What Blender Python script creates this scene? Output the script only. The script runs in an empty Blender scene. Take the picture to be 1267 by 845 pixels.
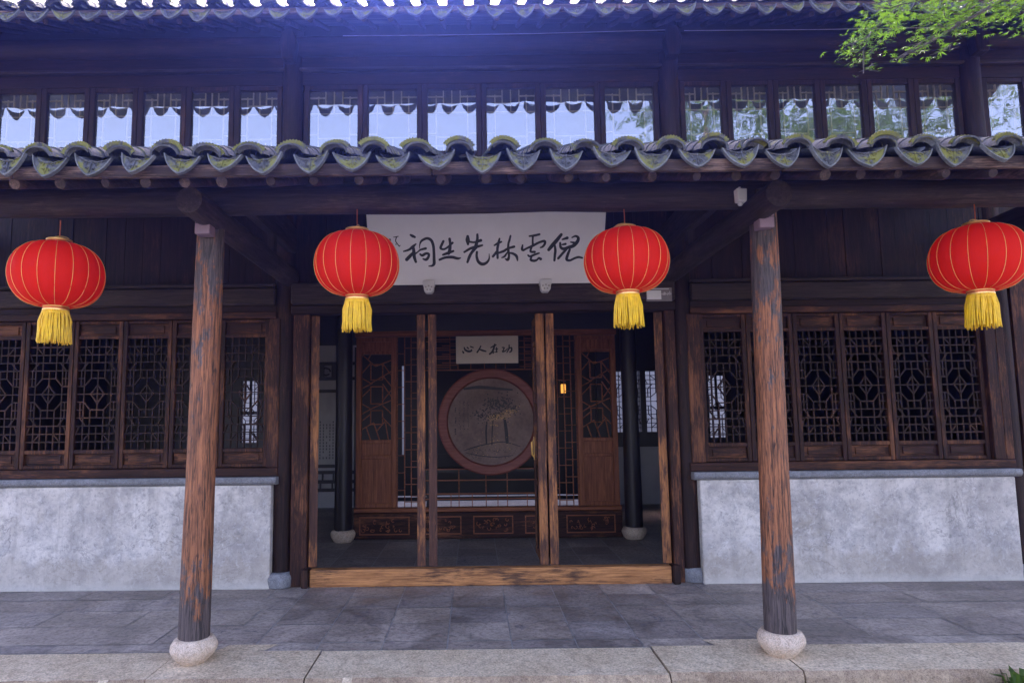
import bpy, bmesh, math, random
from mathutils import Vector, Matrix, Euler
rnd = random.Random(7)
scene = bpy.context.scene
COL = scene.collection
R = math.radians
PI = math.pi

# ------------------------------------------------------------------ camera
cam_d = bpy.data.cameras.new("camera")
cam = bpy.data.objects.new("camera", cam_d)
COL.objects.link(cam)
scene.camera = cam
cam.location = (-0.1, -6.63, 1.66)
cam.rotation_mode = 'QUATERNION'
cam.rotation_quaternion = (Matrix.Rotation(R(90 + 5.7), 4, 'X') @ Matrix.Rotation(R(-0.65), 4, 'Z')).to_quaternion()
cam_d.sensor_width = 36.0
cam_d.lens = 800.0 / 1267.0 * 36.0
cam_d.shift_x = (633.5 - 585.0) / 1267.0
cam_d.shift_y = -(422.5 - 434.0) / 1267.0
cam_d.clip_end = 500
cam_d.clip_start = 0.05

# ------------------------------------------------------------------ sky, sun, exposure
SUN_EL, SUN_AZ = 43.0, -5.0
FLARE_DENSITY = 0.0022
world = bpy.data.worlds.new("World")
scene.world = world
world.use_nodes = True
wn = world.node_tree
bg = wn.nodes["Background"]
sky = wn.nodes.new("ShaderNodeTexSky")
sky.sky_type = 'NISHITA'
sky.sun_disc = False
sky.sun_elevation = R(SUN_EL)
sky.sun_rotation = R(SUN_AZ)
sky.air_density = 1.0
sky.dust_density = 3.0
sky.ozone_density = 1.0
tint = wn.nodes.new("ShaderNodeMix"); tint.data_type = 'RGBA'; tint.blend_type = 'MULTIPLY'
tint.inputs[0].default_value = 1.0; tint.inputs[7].default_value = (1.13, .92, .96, 1)
wn.links.new(sky.outputs[0], tint.inputs[6])
wn.links.new(tint.outputs[2], bg.inputs[0])
bg.inputs[1].default_value = 0.15
sun_d = bpy.data.lights.new("sun", 'SUN')
sun_d.energy = 2.6
sun_d.angle = R(0.5)
sun_d.color = (1.0, 0.93, 0.82)
sun = bpy.data.objects.new("sun", sun_d)
COL.objects.link(sun)
sd = Vector((math.sin(R(SUN_AZ)) * math.cos(R(SUN_EL)), math.cos(R(SUN_AZ)) * math.cos(R(SUN_EL)), math.sin(R(SUN_EL))))
sun.rotation_mode = 'QUATERNION'
sun.rotation_quaternion = (-sd).to_track_quat('-Z', 'Y')
sun.location = sd * 40
vs = scene.view_settings
vs.view_transform = 'Standard'
vs.look = 'None'
vs.gamma = 1
vs.exposure = 2.75
vs.use_curve_mapping = False
cy = scene.cycles
cy.use_denoising = True
cy.max_bounces = 8
cy.diffuse_bounces = 4
cy.glossy_bounces = 4
cy.transmission_bounces = 6
cy.transparent_max_bounces = 12
cy.sample_clamp_indirect = 0.7
cy.volume_bounces = 0
cy.caustics_reflective = False
cy.caustics_refractive = False

# ------------------------------------------------------------------ material helpers
class NT:
    def __init__(self, name):
        self.m = bpy.data.materials.new(name)
        self.m.use_nodes = True
        self.t = self.m.node_tree
        self.b = self.t.nodes["Principled BSDF"]
        self.out = self.t.nodes["Material Output"]
    def n(self, kind, **kw):
        nd = self.t.nodes.new("ShaderNode" + kind)
        for k, v in kw.items():
            setattr(nd, k, v)
        return nd
    def l(self, a, b):
        self.t.links.new(a, b)
    def coords(self, scale=(1, 1, 1), world=False, jitter=True):
        tc = self.n("TexCoord")
        src = tc.outputs["Object"]
        if world:
            g = self.n("NewGeometry")
            src = g.outputs["Position"]
        if jitter and not world:
            oi = self.n("ObjectInfo")
            mu = self.n("Math", operation='MULTIPLY')
            mu.inputs[1].default_value = 53.0
            self.l(oi.outputs["Random"], mu.inputs[0])
            ad = self.n("VectorMath", operation='ADD')
            self.l(src, ad.inputs[0]); self.l(mu.outputs[0], ad.inputs[1])
            src = ad.outputs[0]
        mp = self.n("Mapping")
        mp.inputs["Scale"].default_value = scale
        self.l(src, mp.inputs["Vector"])
        return mp.outputs[0]
    def noise(self, vec, scale, detail=6, rough=0.6, dist=0.0):
        nz = self.n("TexNoise")
        nz.inputs["Scale"].default_value = scale
        nz.inputs["Detail"].default_value = detail
        nz.inputs["Roughness"].default_value = rough
        nz.inputs["Distortion"].default_value = dist
        self.l(vec, nz.inputs["Vector"])
        return nz.outputs["Fac"]
    def ramp(self, fac, stops, interp='LINEAR'):
        r = self.n("ValToRGB")
        r.color_ramp.interpolation = interp
        e = r.color_ramp.elements
        while len(e) < len(stops):
            e.new(0.5)
        for i, (p, c) in enumerate(stops):
            e[i].position = p
            e[i].color = (c, c, c, 1) if isinstance(c, (int, float)) else (*c, 1)
        self.l(fac, r.inputs[0])
        return r.outputs[0]
    def mix(self, fac, a, b, mode='MIX'):
        m = self.n("Mix", data_type='RGBA', blend_type=mode)
        for s, v in ((m.inputs[0], fac), (m.inputs[6], a), (m.inputs[7], b)):
            if isinstance(v, bpy.types.NodeSocket):
                self.l(v, s)
            elif isinstance(v, (int, float)):
                s.default_value = v
            else:
                s.default_value = (*v, 1)
        return m.outputs[2]
    def math(self, op, a, b=None):
        m = self.n("Math", operation=op)
        for s, v in ((m.inputs[0], a), (m.inputs[1], b)):
            if v is None: continue
            if isinstance(v, bpy.types.NodeSocket): self.l(v, s)
            else: s.default_value = v
        return m.outputs[0]
    def bump(self, h, strength=0.3, dist=0.01):
        b = self.n("Bump")
        b.inputs["Strength"].default_value = strength
        b.inputs["Distance"].default_value = dist
        self.l(h, b.inputs["Height"])
        self.l(b.outputs[0], self.b.inputs["Normal"])
    def color(self, c):
        if isinstance(c, bpy.types.NodeSocket): self.l(c, self.b.inputs["Base Color"])
        else: self.b.inputs["Base Color"].default_value = (*c, 1)
    def rough(self, r):
        if isinstance(r, bpy.types.NodeSocket): self.l(r, self.b.inputs["Roughness"])
        else: self.b.inputs["Roughness"].default_value = r

def wood(name, axis, dark, mid, worn, worn_amt=0.5, rough=0.62, patch=2.2):
    """weathered timber: grain streaks along one axis, bare patches where the finish has gone"""
    m = NT(name)
    g = [16, 16, 16]; g[axis] = 0.9
    p = [patch, patch, patch]; p[axis] = patch * 0.33
    v = m.coords(tuple(g)); v2 = m.coords(tuple(p))
    grain = m.noise(v, 2.6, 9, 0.68, 0.6)
    fine = m.noise(v, 9.0, 5, 0.6)
    pat = m.noise(v2, 1.6, 9, 0.7)
    base = m.mix(m.ramp(grain, [(0.36, 0.0), (0.66, 1.0)]), dark, mid)
    comb = m.math('ADD', m.math('MULTIPLY', pat, 0.65), m.math('MULTIPLY', fine, 0.35))
    lo = 0.60 - 0.16 * worn_amt
    wf = m.ramp(comb, [(lo, 0.0), (lo + 0.09, 1.0)])
    wornc = m.mix(m.ramp(grain, [(0.35, 0.0), (0.62, 1.0)]), tuple(c * 0.45 for c in worn), worn)
    m.color(m.mix(m.math('MULTIPLY', wf, 0.85), base, wornc))
    m.rough(m.ramp(fine, [(0.3, rough - 0.12), (0.7, rough + 0.18)]))
    m.b.inputs['Specular IOR Level'].default_value = 0.22
    m.bump(m.math('ADD', grain, m.math('MULTIPLY', fine, 0.5)), 0.45, 0.006)
    return m.m

M = {}
for ax, nm in enumerate("xyz"):
    M['dark_' + nm] = wood('dark_timber_' + nm, ax, (.010, .005, .0045), (.028, .0125, .010), (.095, .042, .026), 0.38)
    M['frame_' + nm] = wood('frame_timber_' + nm, ax, (.013, .0055, .0045), (.048, .018, .012), (.22, .088, .040), 0.6)
    M['beam_' + nm] = wood('beam_timber_' + nm, ax, (.018, .012, .011), (.052, .035, .031), (.12, .082, .067), 0.45)
    M['rose_' + nm] = wood('rosewood_' + nm, ax, (.13, .042, .019), (.29, .105, .046), (.38, .15, .065), 0.35, 0.42)
M['lattice_x'] = wood('lattice_timber', 0, (.010, .0055, .005), (.034, .015, .011), (.12, .055, .032), 0.45)
M['sill_wood'] = wood('threshold_timber', 0, (.20, .085, .032), (.58, .27, .10), (.060, .036, .028), 0.68, 0.6, 3.5)
M['post_wood'] = wood('door_edge_timber', 2, (.040, .020, .016), (.11, .050, .034), (.48, .20, .07), 0.75, 0.6, 3.0)
M['rafter'] = wood('rafter_timber', 1, (.020, .013, .011), (.055, .033, .026), (.17, .10, .075), 0.55, .62, 5.0)
M['fascia'] = wood('fascia_timber', 0, (.020, .012, .010), (.070, .042, .032), (.26, .165, .12), 0.65, .62, 4.0)

def column_material():
    """old lacquer left grey at the head and foot, stripped to orange wood between"""
    m = NT('column_timber')
    v = m.coords((34, 34, 1.6)); v2 = m.coords((6, 6, 2.2)); v3 = m.coords((30, 30, 3))
    grain = m.noise(v, 2.4, 9, 0.68, 0.8)
    fine = m.noise(v3, 3.0, 6, 0.65)
    pat = m.noise(v2, 2.0, 10, 0.72)
    tc = m.n("TexCoord"); sx = m.n("SeparateXYZ"); m.l(tc.outputs["Object"], sx.inputs[0])
    zz = m.math('DIVIDE', sx.outputs[2], 3.2)
    zf = m.ramp(zz, [(0.05, 0.08), (0.14, 0.45), (0.24, 0.78), (0.46, 0.68), (0.66, 0.44), (0.93, 0.16)])
    wear = m.math('ADD', m.math('ADD', m.math('MULTIPLY', pat, 1.15), -0.10), m.math('ADD', m.math('MULTIPLY', zf, 0.42), m.math('MULTIPLY', grain, 0.12)))
    wf = m.ramp(wear, [(0.66, 0.0), (0.73, 1.0)])
    lac = m.mix(m.ramp(grain, [(0.35, 0.0), (0.65, 1.0)]), (.030, .022, .022), (.145, .108, .100))
    bare = m.mix(m.ramp(grain, [(0.36, 0.0), (0.6, 1.0)]), (.050, .019, .010), (.40, .150, .060))
    c = m.mix(wf, lac, bare)
    pits = m.ramp(fine, [(0.34, 0.12), (0.46, 1.0)])
    c = m.mix(0.8, c, pits, 'MULTIPLY')
    vc = m.coords((7, 7, 0.45))
    crack = m.ramp(m.noise(vc, 2.0, 3, 0.5, 0.2), [(0.485, 1.0), (0.497, 0.12), (0.503, 0.12), (0.515, 1.0)])
    c = m.mix(0.75, c, crack, 'MULTIPLY')
    m.color(c)
    m.rough(0.62)
    m.bump(m.math('ADD', grain, m.math('MULTIPLY', fine, 0.6)), 0.9, 0.012)
    return m.m
M['column'] = column_material()

def plaster():
    m = NT('lime_plaster')
    v = m.coords((1, 1, 1))
    big = m.noise(v, 1.5, 8, 0.62, 0.4)
    mid = m.noise(v, 5.0, 8, 0.7, 0.3)
    fin = m.noise(v, 30.0, 5, 0.6)
    a = m.mix(m.ramp(big, [(0.36, 0.0), (0.60, 1.0)]), (.40, .37, .335), (.66, .62, .56))
    a = m.mix(m.ramp(mid, [(0.46, 0.0), (0.62, 0.55)]), a, (.24, .235, .235))
    a = m.mix(m.ramp(m.noise(v, 9.0, 8, 0.8, 0.8), [(0.54, 0.0), (0.66, 0.5)]), a, (.66, .64, .61))
    a = m.mix(m.ramp(m.noise(v, 3.3, 8, 0.75, 1.0), [(0.58, 0.0), (0.70, 0.6)]), a, (.70, .68, .65))
    a = m.mix(m.ramp(m.noise(v, 2.3, 6, 0.7, .5), [(0.57, 0.0), (0.72, 0.55)]), a, (.27, .235, .17))
    vd = m.coords((9, 9, 0.7))
    a = m.mix(m.ramp(m.noise(vd, 1.0, 6, 0.65), [(0.54, 0.0), (0.72, 0.5)]), a, (.25, .235, .215))
    a = m.mix(m.ramp(m.noise(v, 22, 8, 0.78), [(0.50, 0.0), (0.62, 0.42)]), a, (.25, .24, .235))
    a = m.mix(m.ramp(m.noise(v, 16, 9, 0.8, .6), [(0.55, 0.0), (0.64, 0.5)]), a, (.74, .72, .69))
    a = m.mix(m.ramp(fin, [(0.58, 0.0), (0.68, 0.5)]), a, (.20, .195, .19))
    ck = m.ramp(m.noise(m.coords((1, 1, 1.3)), 1.3, 9, 0.62, 0.5), [(0.494, 0.0), (0.4985, 0.55), (0.5015, 0.55), (0.506, 0.0)])
    ck = m.math('MULTIPLY', ck, m.ramp(m.noise(v, 0.9, 2, 0.5), [(0.52, 0.0), (0.60, 1.0)]))
    a = m.mix(ck, a, (.13, .125, .12))
    tc = m.n("TexCoord"); sx = m.n("SeparateXYZ"); m.l(tc.outputs["Object"], sx.inputs[0])
    hs = m.math('ADD', sx.outputs[2], m.math('MULTIPLY', m.noise(m.coords((5, 5, 1)), 1.5, 8, 0.7), -0.5))
    a = m.mix(m.ramp(hs, [(-0.06, 0.4), (0.08, 0.0)]), a, (.36, .31, .24))
    h = m.math('ADD', sx.outputs[2], m.math('MULTIPLY', mid, 0.12))
    a = m.mix(m.ramp(h, [(0.04, 0.75), (0.16, 0.0)]), a, (.55, .53, .48))
    m.color(a); m.rough(0.92)
    m.bump(m.math('ADD', m.math('MULTIPLY', fin, 0.5), mid), 0.6, 0.010)
    return m.m
M['plaster'] = plaster()

def stone(name, a, b, speck, sc=1.0, rough=0.85, bump=0.4, spots=None):
    m = NT(name)
    v = m.coords((sc, sc, sc))
    big = m.noise(v, 2.2, 8, 0.65, 0.3)
    fin = m.noise(v, 70, 4, 0.7)
    mid = m.noise(v, 11, 7, 0.7)
    c = m.mix(m.ramp(big, [(0.35, 0.0), (0.65, 1.0)]), a, b)
    c = m.mix(m.ramp(mid, [(0.45, 0.0), (0.7, 0.6)]), c, speck)
    c = m.mix(0.7, c, m.ramp(fin, [(0.36, 0.35), (0.58, 1.0)]), 'MULTIPLY')
    c = m.mix(0.6, c, m.ramp(m.noise(v, 28, 7, 0.75), [(0.36, 0.45), (0.52, 1.0)]), 'MULTIPLY')
    if spots:
        c = m.mix(m.ramp(m.noise(v, 1.4, 8, 0.7, 1.0), [(0.56, 0.0), (0.68, 0.7)]), c, spots)
    m.color(c); m.rough(rough)
    m.bump(m.math('ADD', mid, m.math('MULTIPLY', fin, 0.5)), bump, 0.008)
    return m.m
M['granite'] = stone('granite', (.72, .57, .37), (.88, .73, .51), (.46, .33, .21), 1.0, 0.85, 0.35)
M['granite_rough'] = stone('split_granite', (.36, .26, .17), (.60, .46, .30), (.20, .13, .09), 2.0, 0.95, 1.0)
M['base_stone'] = stone('drum_stone', (.72, .57, .43), (.85, .70, .54), (.52, .34, .21), 2.5, 0.9, 0.5)
M['coping'] = stone('coping_stone', (.19, .195, .205), (.30, .305, .32), (.13, .13, .14), 2.0, 0.8, 0.3)
M['mortar'] = stone('mortar', (.48, .46, .44), (.60, .58, .55), (.36, .35, .34), 3.0)
M['yard'] = stone('yard_stone', (.22, .21, .19), (.32, .30, .27), (.16, .16, .15), 0.8)

def paver():
    m = NT('slate_paver')
    g = m.n("NewGeometry")
    isl = g.outputs["Random Per Island"]
    v = m.coords((1, 1, 1), world=True)
    wn_ = m.n("TexWhiteNoise", noise_dimensions='1D'); m.l(isl, wn_.inputs["W"])
    base = m.ramp(isl, [(0.0, (.29, .245, .215)), (0.35, (.40, .335, .285)), (0.6, (.47, .395, .33)), (0.8, (.33, .29, .27)), (1.0, (.56, .475, .395))])
    cloud = m.noise(v, 1.7, 9, 0.68, 0.6)
    c = m.mix(0.85, base, m.ramp(cloud, [(0.30, 0.34), (0.66, 1.35)]), 'MULTIPLY')
    blot = m.noise(v, 3.1, 8, 0.75, 1.2)
    c = m.mix(m.ramp(blot, [(0.58, 0.0), (0.68, 0.7)]), c, (.10, .10, .135))
    scuff = m.noise(v, 5.5, 9, 0.78, 1.5)
    c = m.mix(m.ramp(scuff, [(0.60, 0.0), (0.70, 0.55)]), c, (.46, .43, .40))
    fin = m.noise(v, 60, 4, 0.7)
    pit = m.noise(v, 26, 8, 0.75)
    c = m.mix(0.75, c, m.ramp(pit, [(0.36, 0.35), (0.54, 1.0)]), 'MULTIPLY')
    c = m.mix(0.5, c, m.ramp(fin, [(0.3, 0.5), (0.6, 1.0)]), 'MULTIPLY')
    m.color(c)
    m.rough(m.ramp(cloud, [(0.35, 0.38), (0.65, 0.72)]))
    m.bump(m.math('ADD', scuff, m.math('MULTIPLY', fin, 0.4)), 0.25, 0.004)
    return m.m
M['paver'] = paver()

def tile_mat(name, moss):
    m = NT(name)
    v = m.coords((1, 1, 1))
    a = m.noise(v, 18, 8, 0.75)
    b = m.noise(v, 9.0, 7, 0.72, 0.5)
    f = m.noise(v, 60, 4, 0.7)
    c = m.mix(m.ramp(a, [(0.35, 0.0), (0.65, 1.0)]), (.030, .032, .038), (.120, .125, .140))
    c = m.mix(m.ramp(b, [(0.61 - 0.19 * moss, 0.0), (0.70 - 0.19 * moss, 0.85)]), c, (.19, .19, .022))
    c = m.mix(m.ramp(f, [(0.62, 0.0), (0.72, 0.6)]), c, (.24, .24, .26))
    m.color(c); m.rough(0.8)
    m.bump(m.math('ADD', a, m.math('MULTIPLY', f, 0.6)), 0.8, 0.008)
    return m.m
M['tile'] = tile_mat('roof_tile', 0.25)
M['tile_moss'] = tile_mat('mossy_tile', 1.0)
M['tile_rim'] = stone('tile_rim', (.11, .115, .12), (.26, .265, .27), (.07, .075, .05), 4.0, 0.85, 0.9)
M['tile_carved'] = tile_mat('carved_tile', 0.75)

def plain(name, col, rough=0.6, metal=0.0, var=0.15, sc=8.0):
    m = NT(name)
    v = m.coords((1, 1, 1))
    f = m.noise(v, sc, 6, 0.65)
    m.color(m.mix(m.ramp(f, [(0.3, 0.0), (0.7, 1.0)]), tuple(c * (1 - var) for c in col), tuple(min(1, c * (1 + var)) for c in col)))
    m.rough(rough)
    m.b.inputs["Metallic"].default_value = metal
    return m
M['gold'] = plain('gilt_metal', (.90, .58, .20), 0.35, 0.6).m
M['cap_red'] = plain('red_gold_band', (.62, .16, .06), 0.35, 0.5).m
M['brass'] = plain('brass', (.75, .52, .18), 0.3, 1.0).m
M['gold_thread'] = plain('gold_thread', (.85, .52, .12), 0.4).m
M['white_board'] = plain('white_board', (.80, .79, .80), 0.7, 0, 0.04, 3).m
M['cream_board'] = plain('cream_board', (.60, .52, .44), 0.7, 0, 0.06, 3).m
M['ink'] = plain('ink', (.010, .010, .014), 0.5).m
M['white_paint'] = plain('white_paint', (.70, .70, .71), 0.5, 0, 0.06).m
M['white_wall'] = plain('white_wall', (.40, .39, .39), 0.9, 0, 0.1, 2).m
M['mauve'] = plain('mauve_paint', (.24, .165, .21), 0.6, 0, 0.08).m
M['grey_plate'] = plain('grey_plate', (.17, .15, .15), 0.5).m
M['plate_line'] = plain('plate_line', (.55, .54, .55), 0.5).m
M['seam'] = plain('dark_seam', (.02, .018, .017), 0.9).m
M['tan_lattice'] = plain('tan_lattice', (.40, .31, .19), 0.6, 0, 0.2, 10).m
M['black_wood'] = plain('black_wood', (.018, .014, .014), 0.45).m
M['paper'] = plain('grey_paper', (.38, .37, .36), 0.85, 0, 0.12, 5).m
M['faint_ink'] = plain('faint_ink', (.13, .125, .125), 0.9).m
M['cable'] = plain('pale_cable', (.40, .33, .33), 0.6).m
M['bark'] = stone('bark', (.06, .05, .042), (.13, .11, .09), (.04, .035, .03), 3.0)

def fabric():
    m = NT('red_fabric')
    v = m.coords((60, 60, 60))
    f = m.noise(v, 4, 3, 0.5)
    c = m.mix(f, (.92, .028, .014), (.99, .045, .022))
    m.color(c); m.rough(0.55)
    m.b.inputs["Specular IOR Level"].default_value = 0.1
    tr = m.n("BsdfTranslucent"); tr.inputs[0].default_value = (.98, .06, .03, 1)
    mx = m.n("MixShader"); mx.inputs[0].default_value = 0.5
    m.l(m.b.outputs[0], mx.inputs[1]); m.l(tr.outputs[0], mx.inputs[2]); m.l(mx.outputs[0], m.out.inputs[0])
    return m.m
M['red'] = fabric()
M['tassel'] = plain('yellow_tassel', (.86, .54, .008), 0.5, 0, 0.22, 20).m

def leaf(name, a, b, t):
    m = NT(name)
    g = m.n("NewGeometry")
    c = m.mix(g.outputs["Random Per Island"], a, b)
    m.color(c); m.rough(0.5)
    tr = m.n("BsdfTranslucent"); tr.inputs[0].default_value = (*t, 1)
    mx = m.n("MixShader"); mx.inputs[0].default_value = 0.5
    m.l(m.b.outputs[0], mx.inputs[1]); m.l(tr.outputs[0], mx.inputs[2]); m.l(mx.outputs[0], m.out.inputs[0])
    return m.m
M['maple'] = leaf('maple_leaf', (.022, .055, .008), (.10, .165, .014), (.10, .20, .012))
M['weed'] = leaf('weed_leaf', (.04, .10, .02), (.08, .15, .02), (.12, .2, .02))

def glass():
    m = NT('window_glass')
    m.t.nodes.remove(m.b)
    tr = m.n("BsdfTransparent"); tr.inputs[0].default_value = (.92, .94, .95, 1)
    gl = m.n("BsdfGlossy"); gl.inputs["Roughness"].default_value = 0.015; gl.inputs[0].default_value = (.95, .96, 1, 1)
    lw = m.n("Fresnel"); lw.inputs[0].default_value = 1.6
    f = m.math('ADD', m.math('MULTIPLY', lw.outputs[0], 1.6), 0.20)
    mx = m.n("MixShader")
    bp = m.n("Bump"); bp.inputs["Strength"].default_value = 0.5; bp.inputs["Distance"].default_value = 0.006
    m.l(m.noise(m.coords((1, 1, 1)), 3.2, 2, 0.5), bp.inputs["Height"]); m.l(bp.outputs[0], gl.inputs["Normal"])
    df = m.n("BsdfDiffuse"); df.inputs[0].default_value = (.5, .5, .52, 1)
    m2 = m.n("MixShader"); m.l(m.ramp(m.noise(m.coords((1, 1, 1)), 5.0, 6, 0.7), [(0.3, 0.02), (0.75, 0.16)]), m2.inputs[0])
    m.l(f, mx.inputs[0]); m.l(tr.outputs[0], mx.inputs[1]); m.l(gl.outputs[0], mx.inputs[2]); m.l(mx.outputs[0], m2.inputs[1]); m.l(df.outputs[0], m2.inputs[2]); m.l(m2.outputs[0], m.out.inputs[0])
    return m.m
M['glass'] = glass()

def painting():
    """greyish old picture ground"""
    m = NT('painting_ground')
    v = m.coords((1, 1, 1))
    a = m.noise(v, 3, 8, 0.7); b = m.noise(v, 30, 4, 0.6)
    c = m.mix(m.ramp(a, [(0.3, 0.0), (0.7, 1.0)]), (.13, .090, .076), (.26, .185, .155))
    c = m.mix(0.35, c, m.ramp(b, [(0.3, 0.5), (0.65, 1.0)]), 'MULTIPLY')
    m.color(c); m.rough(0.75); m.b.inputs['Specular IOR Level'].default_value = 0.15
    m.bump(a, 0.5, 0.01)
    return m.m
M['painting'] = painting()
M['paint_dark'] = plain('painted_dark', (.022, .018, .018), 0.6, 0, 0.4, 20).m
M['paint_gold'] = plain('painted_gold', (.70, .42, .12), 0.3, 0.8, 0.3, 30).m

def lamp_mat():
    m = NT('lamp_glow')
    m.b.inputs["Base Color"].default_value = (.8, .45, .12, 1)
    m.b.inputs["Emission Color"].default_value = (1.0, .42, .07, 1)
    m.b.inputs["Emission Strength"].default_value = 0.2
    return m.m
M['lamp'] = lamp_mat()

# ------------------------------------------------------------------ mesh builder
class MB:
    def __init__(self):
        self.v = []; self.f = []
    def add(self, vs, fs):
        o = len(self.v)
        self.v += [tuple(x) for x in vs]
        self.f += [tuple(i + o for i in q) for q in fs]
        return self
    def box(self, x0, x1, y0, y1, z0, z1):
        return self.add([(x0, y0, z0), (x1, y0, z0), (x1, y1, z0), (x0, y1, z0), (x0, y0, z1), (x1, y0, z1), (x1, y1, z1), (x0, y1, z1)],
                 [(0, 3, 2, 1), (4, 5, 6, 7), (0, 1, 5, 4), (1, 2, 6, 5), (2, 3, 7, 6), (3, 0, 4, 7)])
    def bar(self, a, b, w, d, y0=0.0):
        """flat bar in the xz plane from a to b, w wide, y0..y0+d deep"""
        a = Vector((a[0], 0, a[1])); b = Vector((b[0], 0, b[1]))
        t = (b - a).normalized(); n = Vector((-t.z, 0, t.x)) * w / 2
        q = [a - n, b - n, b + n, a + n]
        vs = [(p.x, y0, p.z) for p in q] + [(p.x, y0 + d, p.z) for p in q]
        return self.add(vs, [(0, 1, 2, 3), (7, 6, 5, 4), (0, 4, 5, 1), (1, 5, 6, 2), (2, 6, 7, 3), (3, 7, 4, 0)])
    def tube(self, pts, rad, n=10, caps=True):
        pts = [Vector(p) for p in pts]
        if isinstance(rad, (int, float)): rad = [rad] * len(pts)
        rings = []
        for i, p in enumerate(pts):
            t = (pts[min(i + 1, len(pts) - 1)] - pts[max(i - 1, 0)]).normalized()
            up = Vector((0, 0, 1)) if abs(t.z) < 0.9 else Vector((1, 0, 0))
            a = t.cross(up).normalized(); b = t.cross(a).normalized()
            rings.append([p + (a * math.cos(2 * PI * k / n) + b * math.sin(2 * PI * k / n)) * rad[i] for k in range(n)])
        vs = [q for r in rings for q in r]; fs = []
        for i in range(len(rings) - 1):
            for k in range(n):
                k2 = (k + 1) % n
                fs.append((i * n + k, i * n + k2, (i + 1) * n + k2, (i + 1) * n + k))
        if caps:
            fs.append(tuple(range(n - 1, -1, -1))); fs.append(tuple((len(rings) - 1) * n + k for k in range(n)))
        return self.add(vs, fs)
    def lathe(self, prof, n=32, c=(0, 0, 0), caps=True, wob=None):
        vs = []
        for i, (r, z) in enumerate(prof):
            for k in range(n):
                a = 2 * PI * k / n
                rr = r * (wob(a, z) if wob else 1)
                vs.append((c[0] + rr * math.cos(a), c[1] + rr * math.sin(a), c[2] + z))
        fs = []
        for i in range(len(prof) - 1):
            for k in range(n):
                k2 = (k + 1) % n
                fs.append((i * n + k, i * n + k2, (i + 1) * n + k2, (i + 1) * n + k))
        if caps:
            fs.append(tuple(range(n - 1, -1, -1))); fs.append(tuple((len(prof) - 1) * n + k for k in range(n)))
        return self.add(vs, fs)
    def prism(self, poly, y0, y1):
        """polygon in xz extruded along y"""
        n = len(poly)
        vs = [(x, y0, z) for x, z in poly] + [(x, y1, z) for x, z in poly]
        fs = [tuple(range(n)), tuple(range(2 * n - 1, n - 1, -1))]
        for k in range(n):
            k2 = (k + 1) % n
            fs.append((k, k + n, k2 + n, k2))
        return self.add(vs, fs)
    def swapxy(self):
        self.v = [(y, x, z) for x, y, z in self.v]
        return self
    def ribbon(self, pts, y):
        """brush stroke in the xz plane: (x, z, half width)"""
        P = []
        n = len(pts)
        for i in range(n - 1):
            p0, p1, p2, p3 = pts[max(i - 1, 0)], pts[i], pts[i + 1], pts[min(i + 2, n - 1)]
            for s in range(6):
                t = s / 6
                P.append(tuple(0.5 * (2 * p1[k] + (p2[k] - p0[k]) * t + (2 * p0[k] - 5 * p1[k] + 4 * p2[k] - p3[k]) * t * t + (3 * p1[k] - p0[k] - 3 * p2[k] + p3[k]) * t ** 3) for k in range(3)))
        P.append(tuple(pts[-1]))
        L = []; Rr = []
        for i, (x, z, w) in enumerate(P):
            a = P[max(i - 1, 0)]; b = P[min(i + 1, len(P) - 1)]
            tx, tz = b[0] - a[0], b[1] - a[1]; l = math.hypot(tx, tz) or 1
            nx, nz = -tz / l, tx / l
            L.append((x + nx * w, y, z + nz * w)); Rr.append((x - nx * w, y, z - nz * w))
        vs = []; fs = []
        for a, b in zip(L, Rr): vs += [a, b]
        for i in range(len(P) - 1): fs.append((2 * i, 2 * i + 1, 2 * i + 3, 2 * i + 2))
        for end, sgn in ((0, -1), (len(P) - 1, 1)):
            x, z, w = P[end]
            a = P[max(end - 1, 0)]; b = P[min(end + 1, len(P) - 1)]
            th = math.atan2((b[1] - a[1]) * sgn, (b[0] - a[0]) * sgn)
            o = len(vs); vs.append((x, y, z))
            for k in range(9):
                q = th - PI / 2 + PI * k / 8
                vs.append((x + math.cos(q) * w, y, z + math.sin(q) * w))
            for k in range(8): fs.append((o, o + 1 + k, o + 2 + k))
        return self.add(vs, fs)
    def build(self, name, mat, parent=None, loc=(0, 0, 0), rot=(0, 0, 0), smooth=False, bevel=0.0, seg=1):
        me = bpy.data.meshes.new(name)
        me.from_pydata(self.v, [], self.f)
        me.materials.append(mat)
        if smooth:
            me.polygons.foreach_set("use_smooth", [True] * len(me.polygons))
            me.set_sharp_from_angle(angle=R(40))
        me.update()
        bm = bmesh.new(); bm.from_mesh(me)
        if smooth == 'recalc' or not smooth:
            bmesh.ops.recalc_face_normals(bm, faces=bm.faces)
        bm.to_mesh(me); bm.free()
        o = bpy.data.objects.new(name, me)
        COL.objects.link(o)
        o.parent = parent
        o.location = loc; o.rotation_euler = rot
        if bevel:
            b = o.modifiers.new("bevel", 'BEVEL'); b.width = bevel; b.segments = seg; b.limit_method = 'ANGLE'; b.angle_limit = R(35)
        return o

def thing(name, label, cat, loc=(0, 0, 0), rot=(0, 0, 0), group=None):
    o = bpy.data.objects.new(name, None)
    COL.objects.link(o)
    o.location = loc; o.rotation_euler = rot
    return tag(o, label, cat, group)
def tag(o, label, cat, group=None):
    o['label'] = label; o['category'] = cat
    if group: o['group'] = group
    return o
def structure(o):
    o['kind'] = 'structure'
    return o
def copy_tree(o, parent=None, loc=None, rot=None):
    c = o.copy(); COL.objects.link(c); c.parent = parent
    if loc is not None: c.location = loc
    if rot is not None: c.rotation_euler = rot
    for ch in list(o.children): copy_tree(ch, c)
    return c

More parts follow.
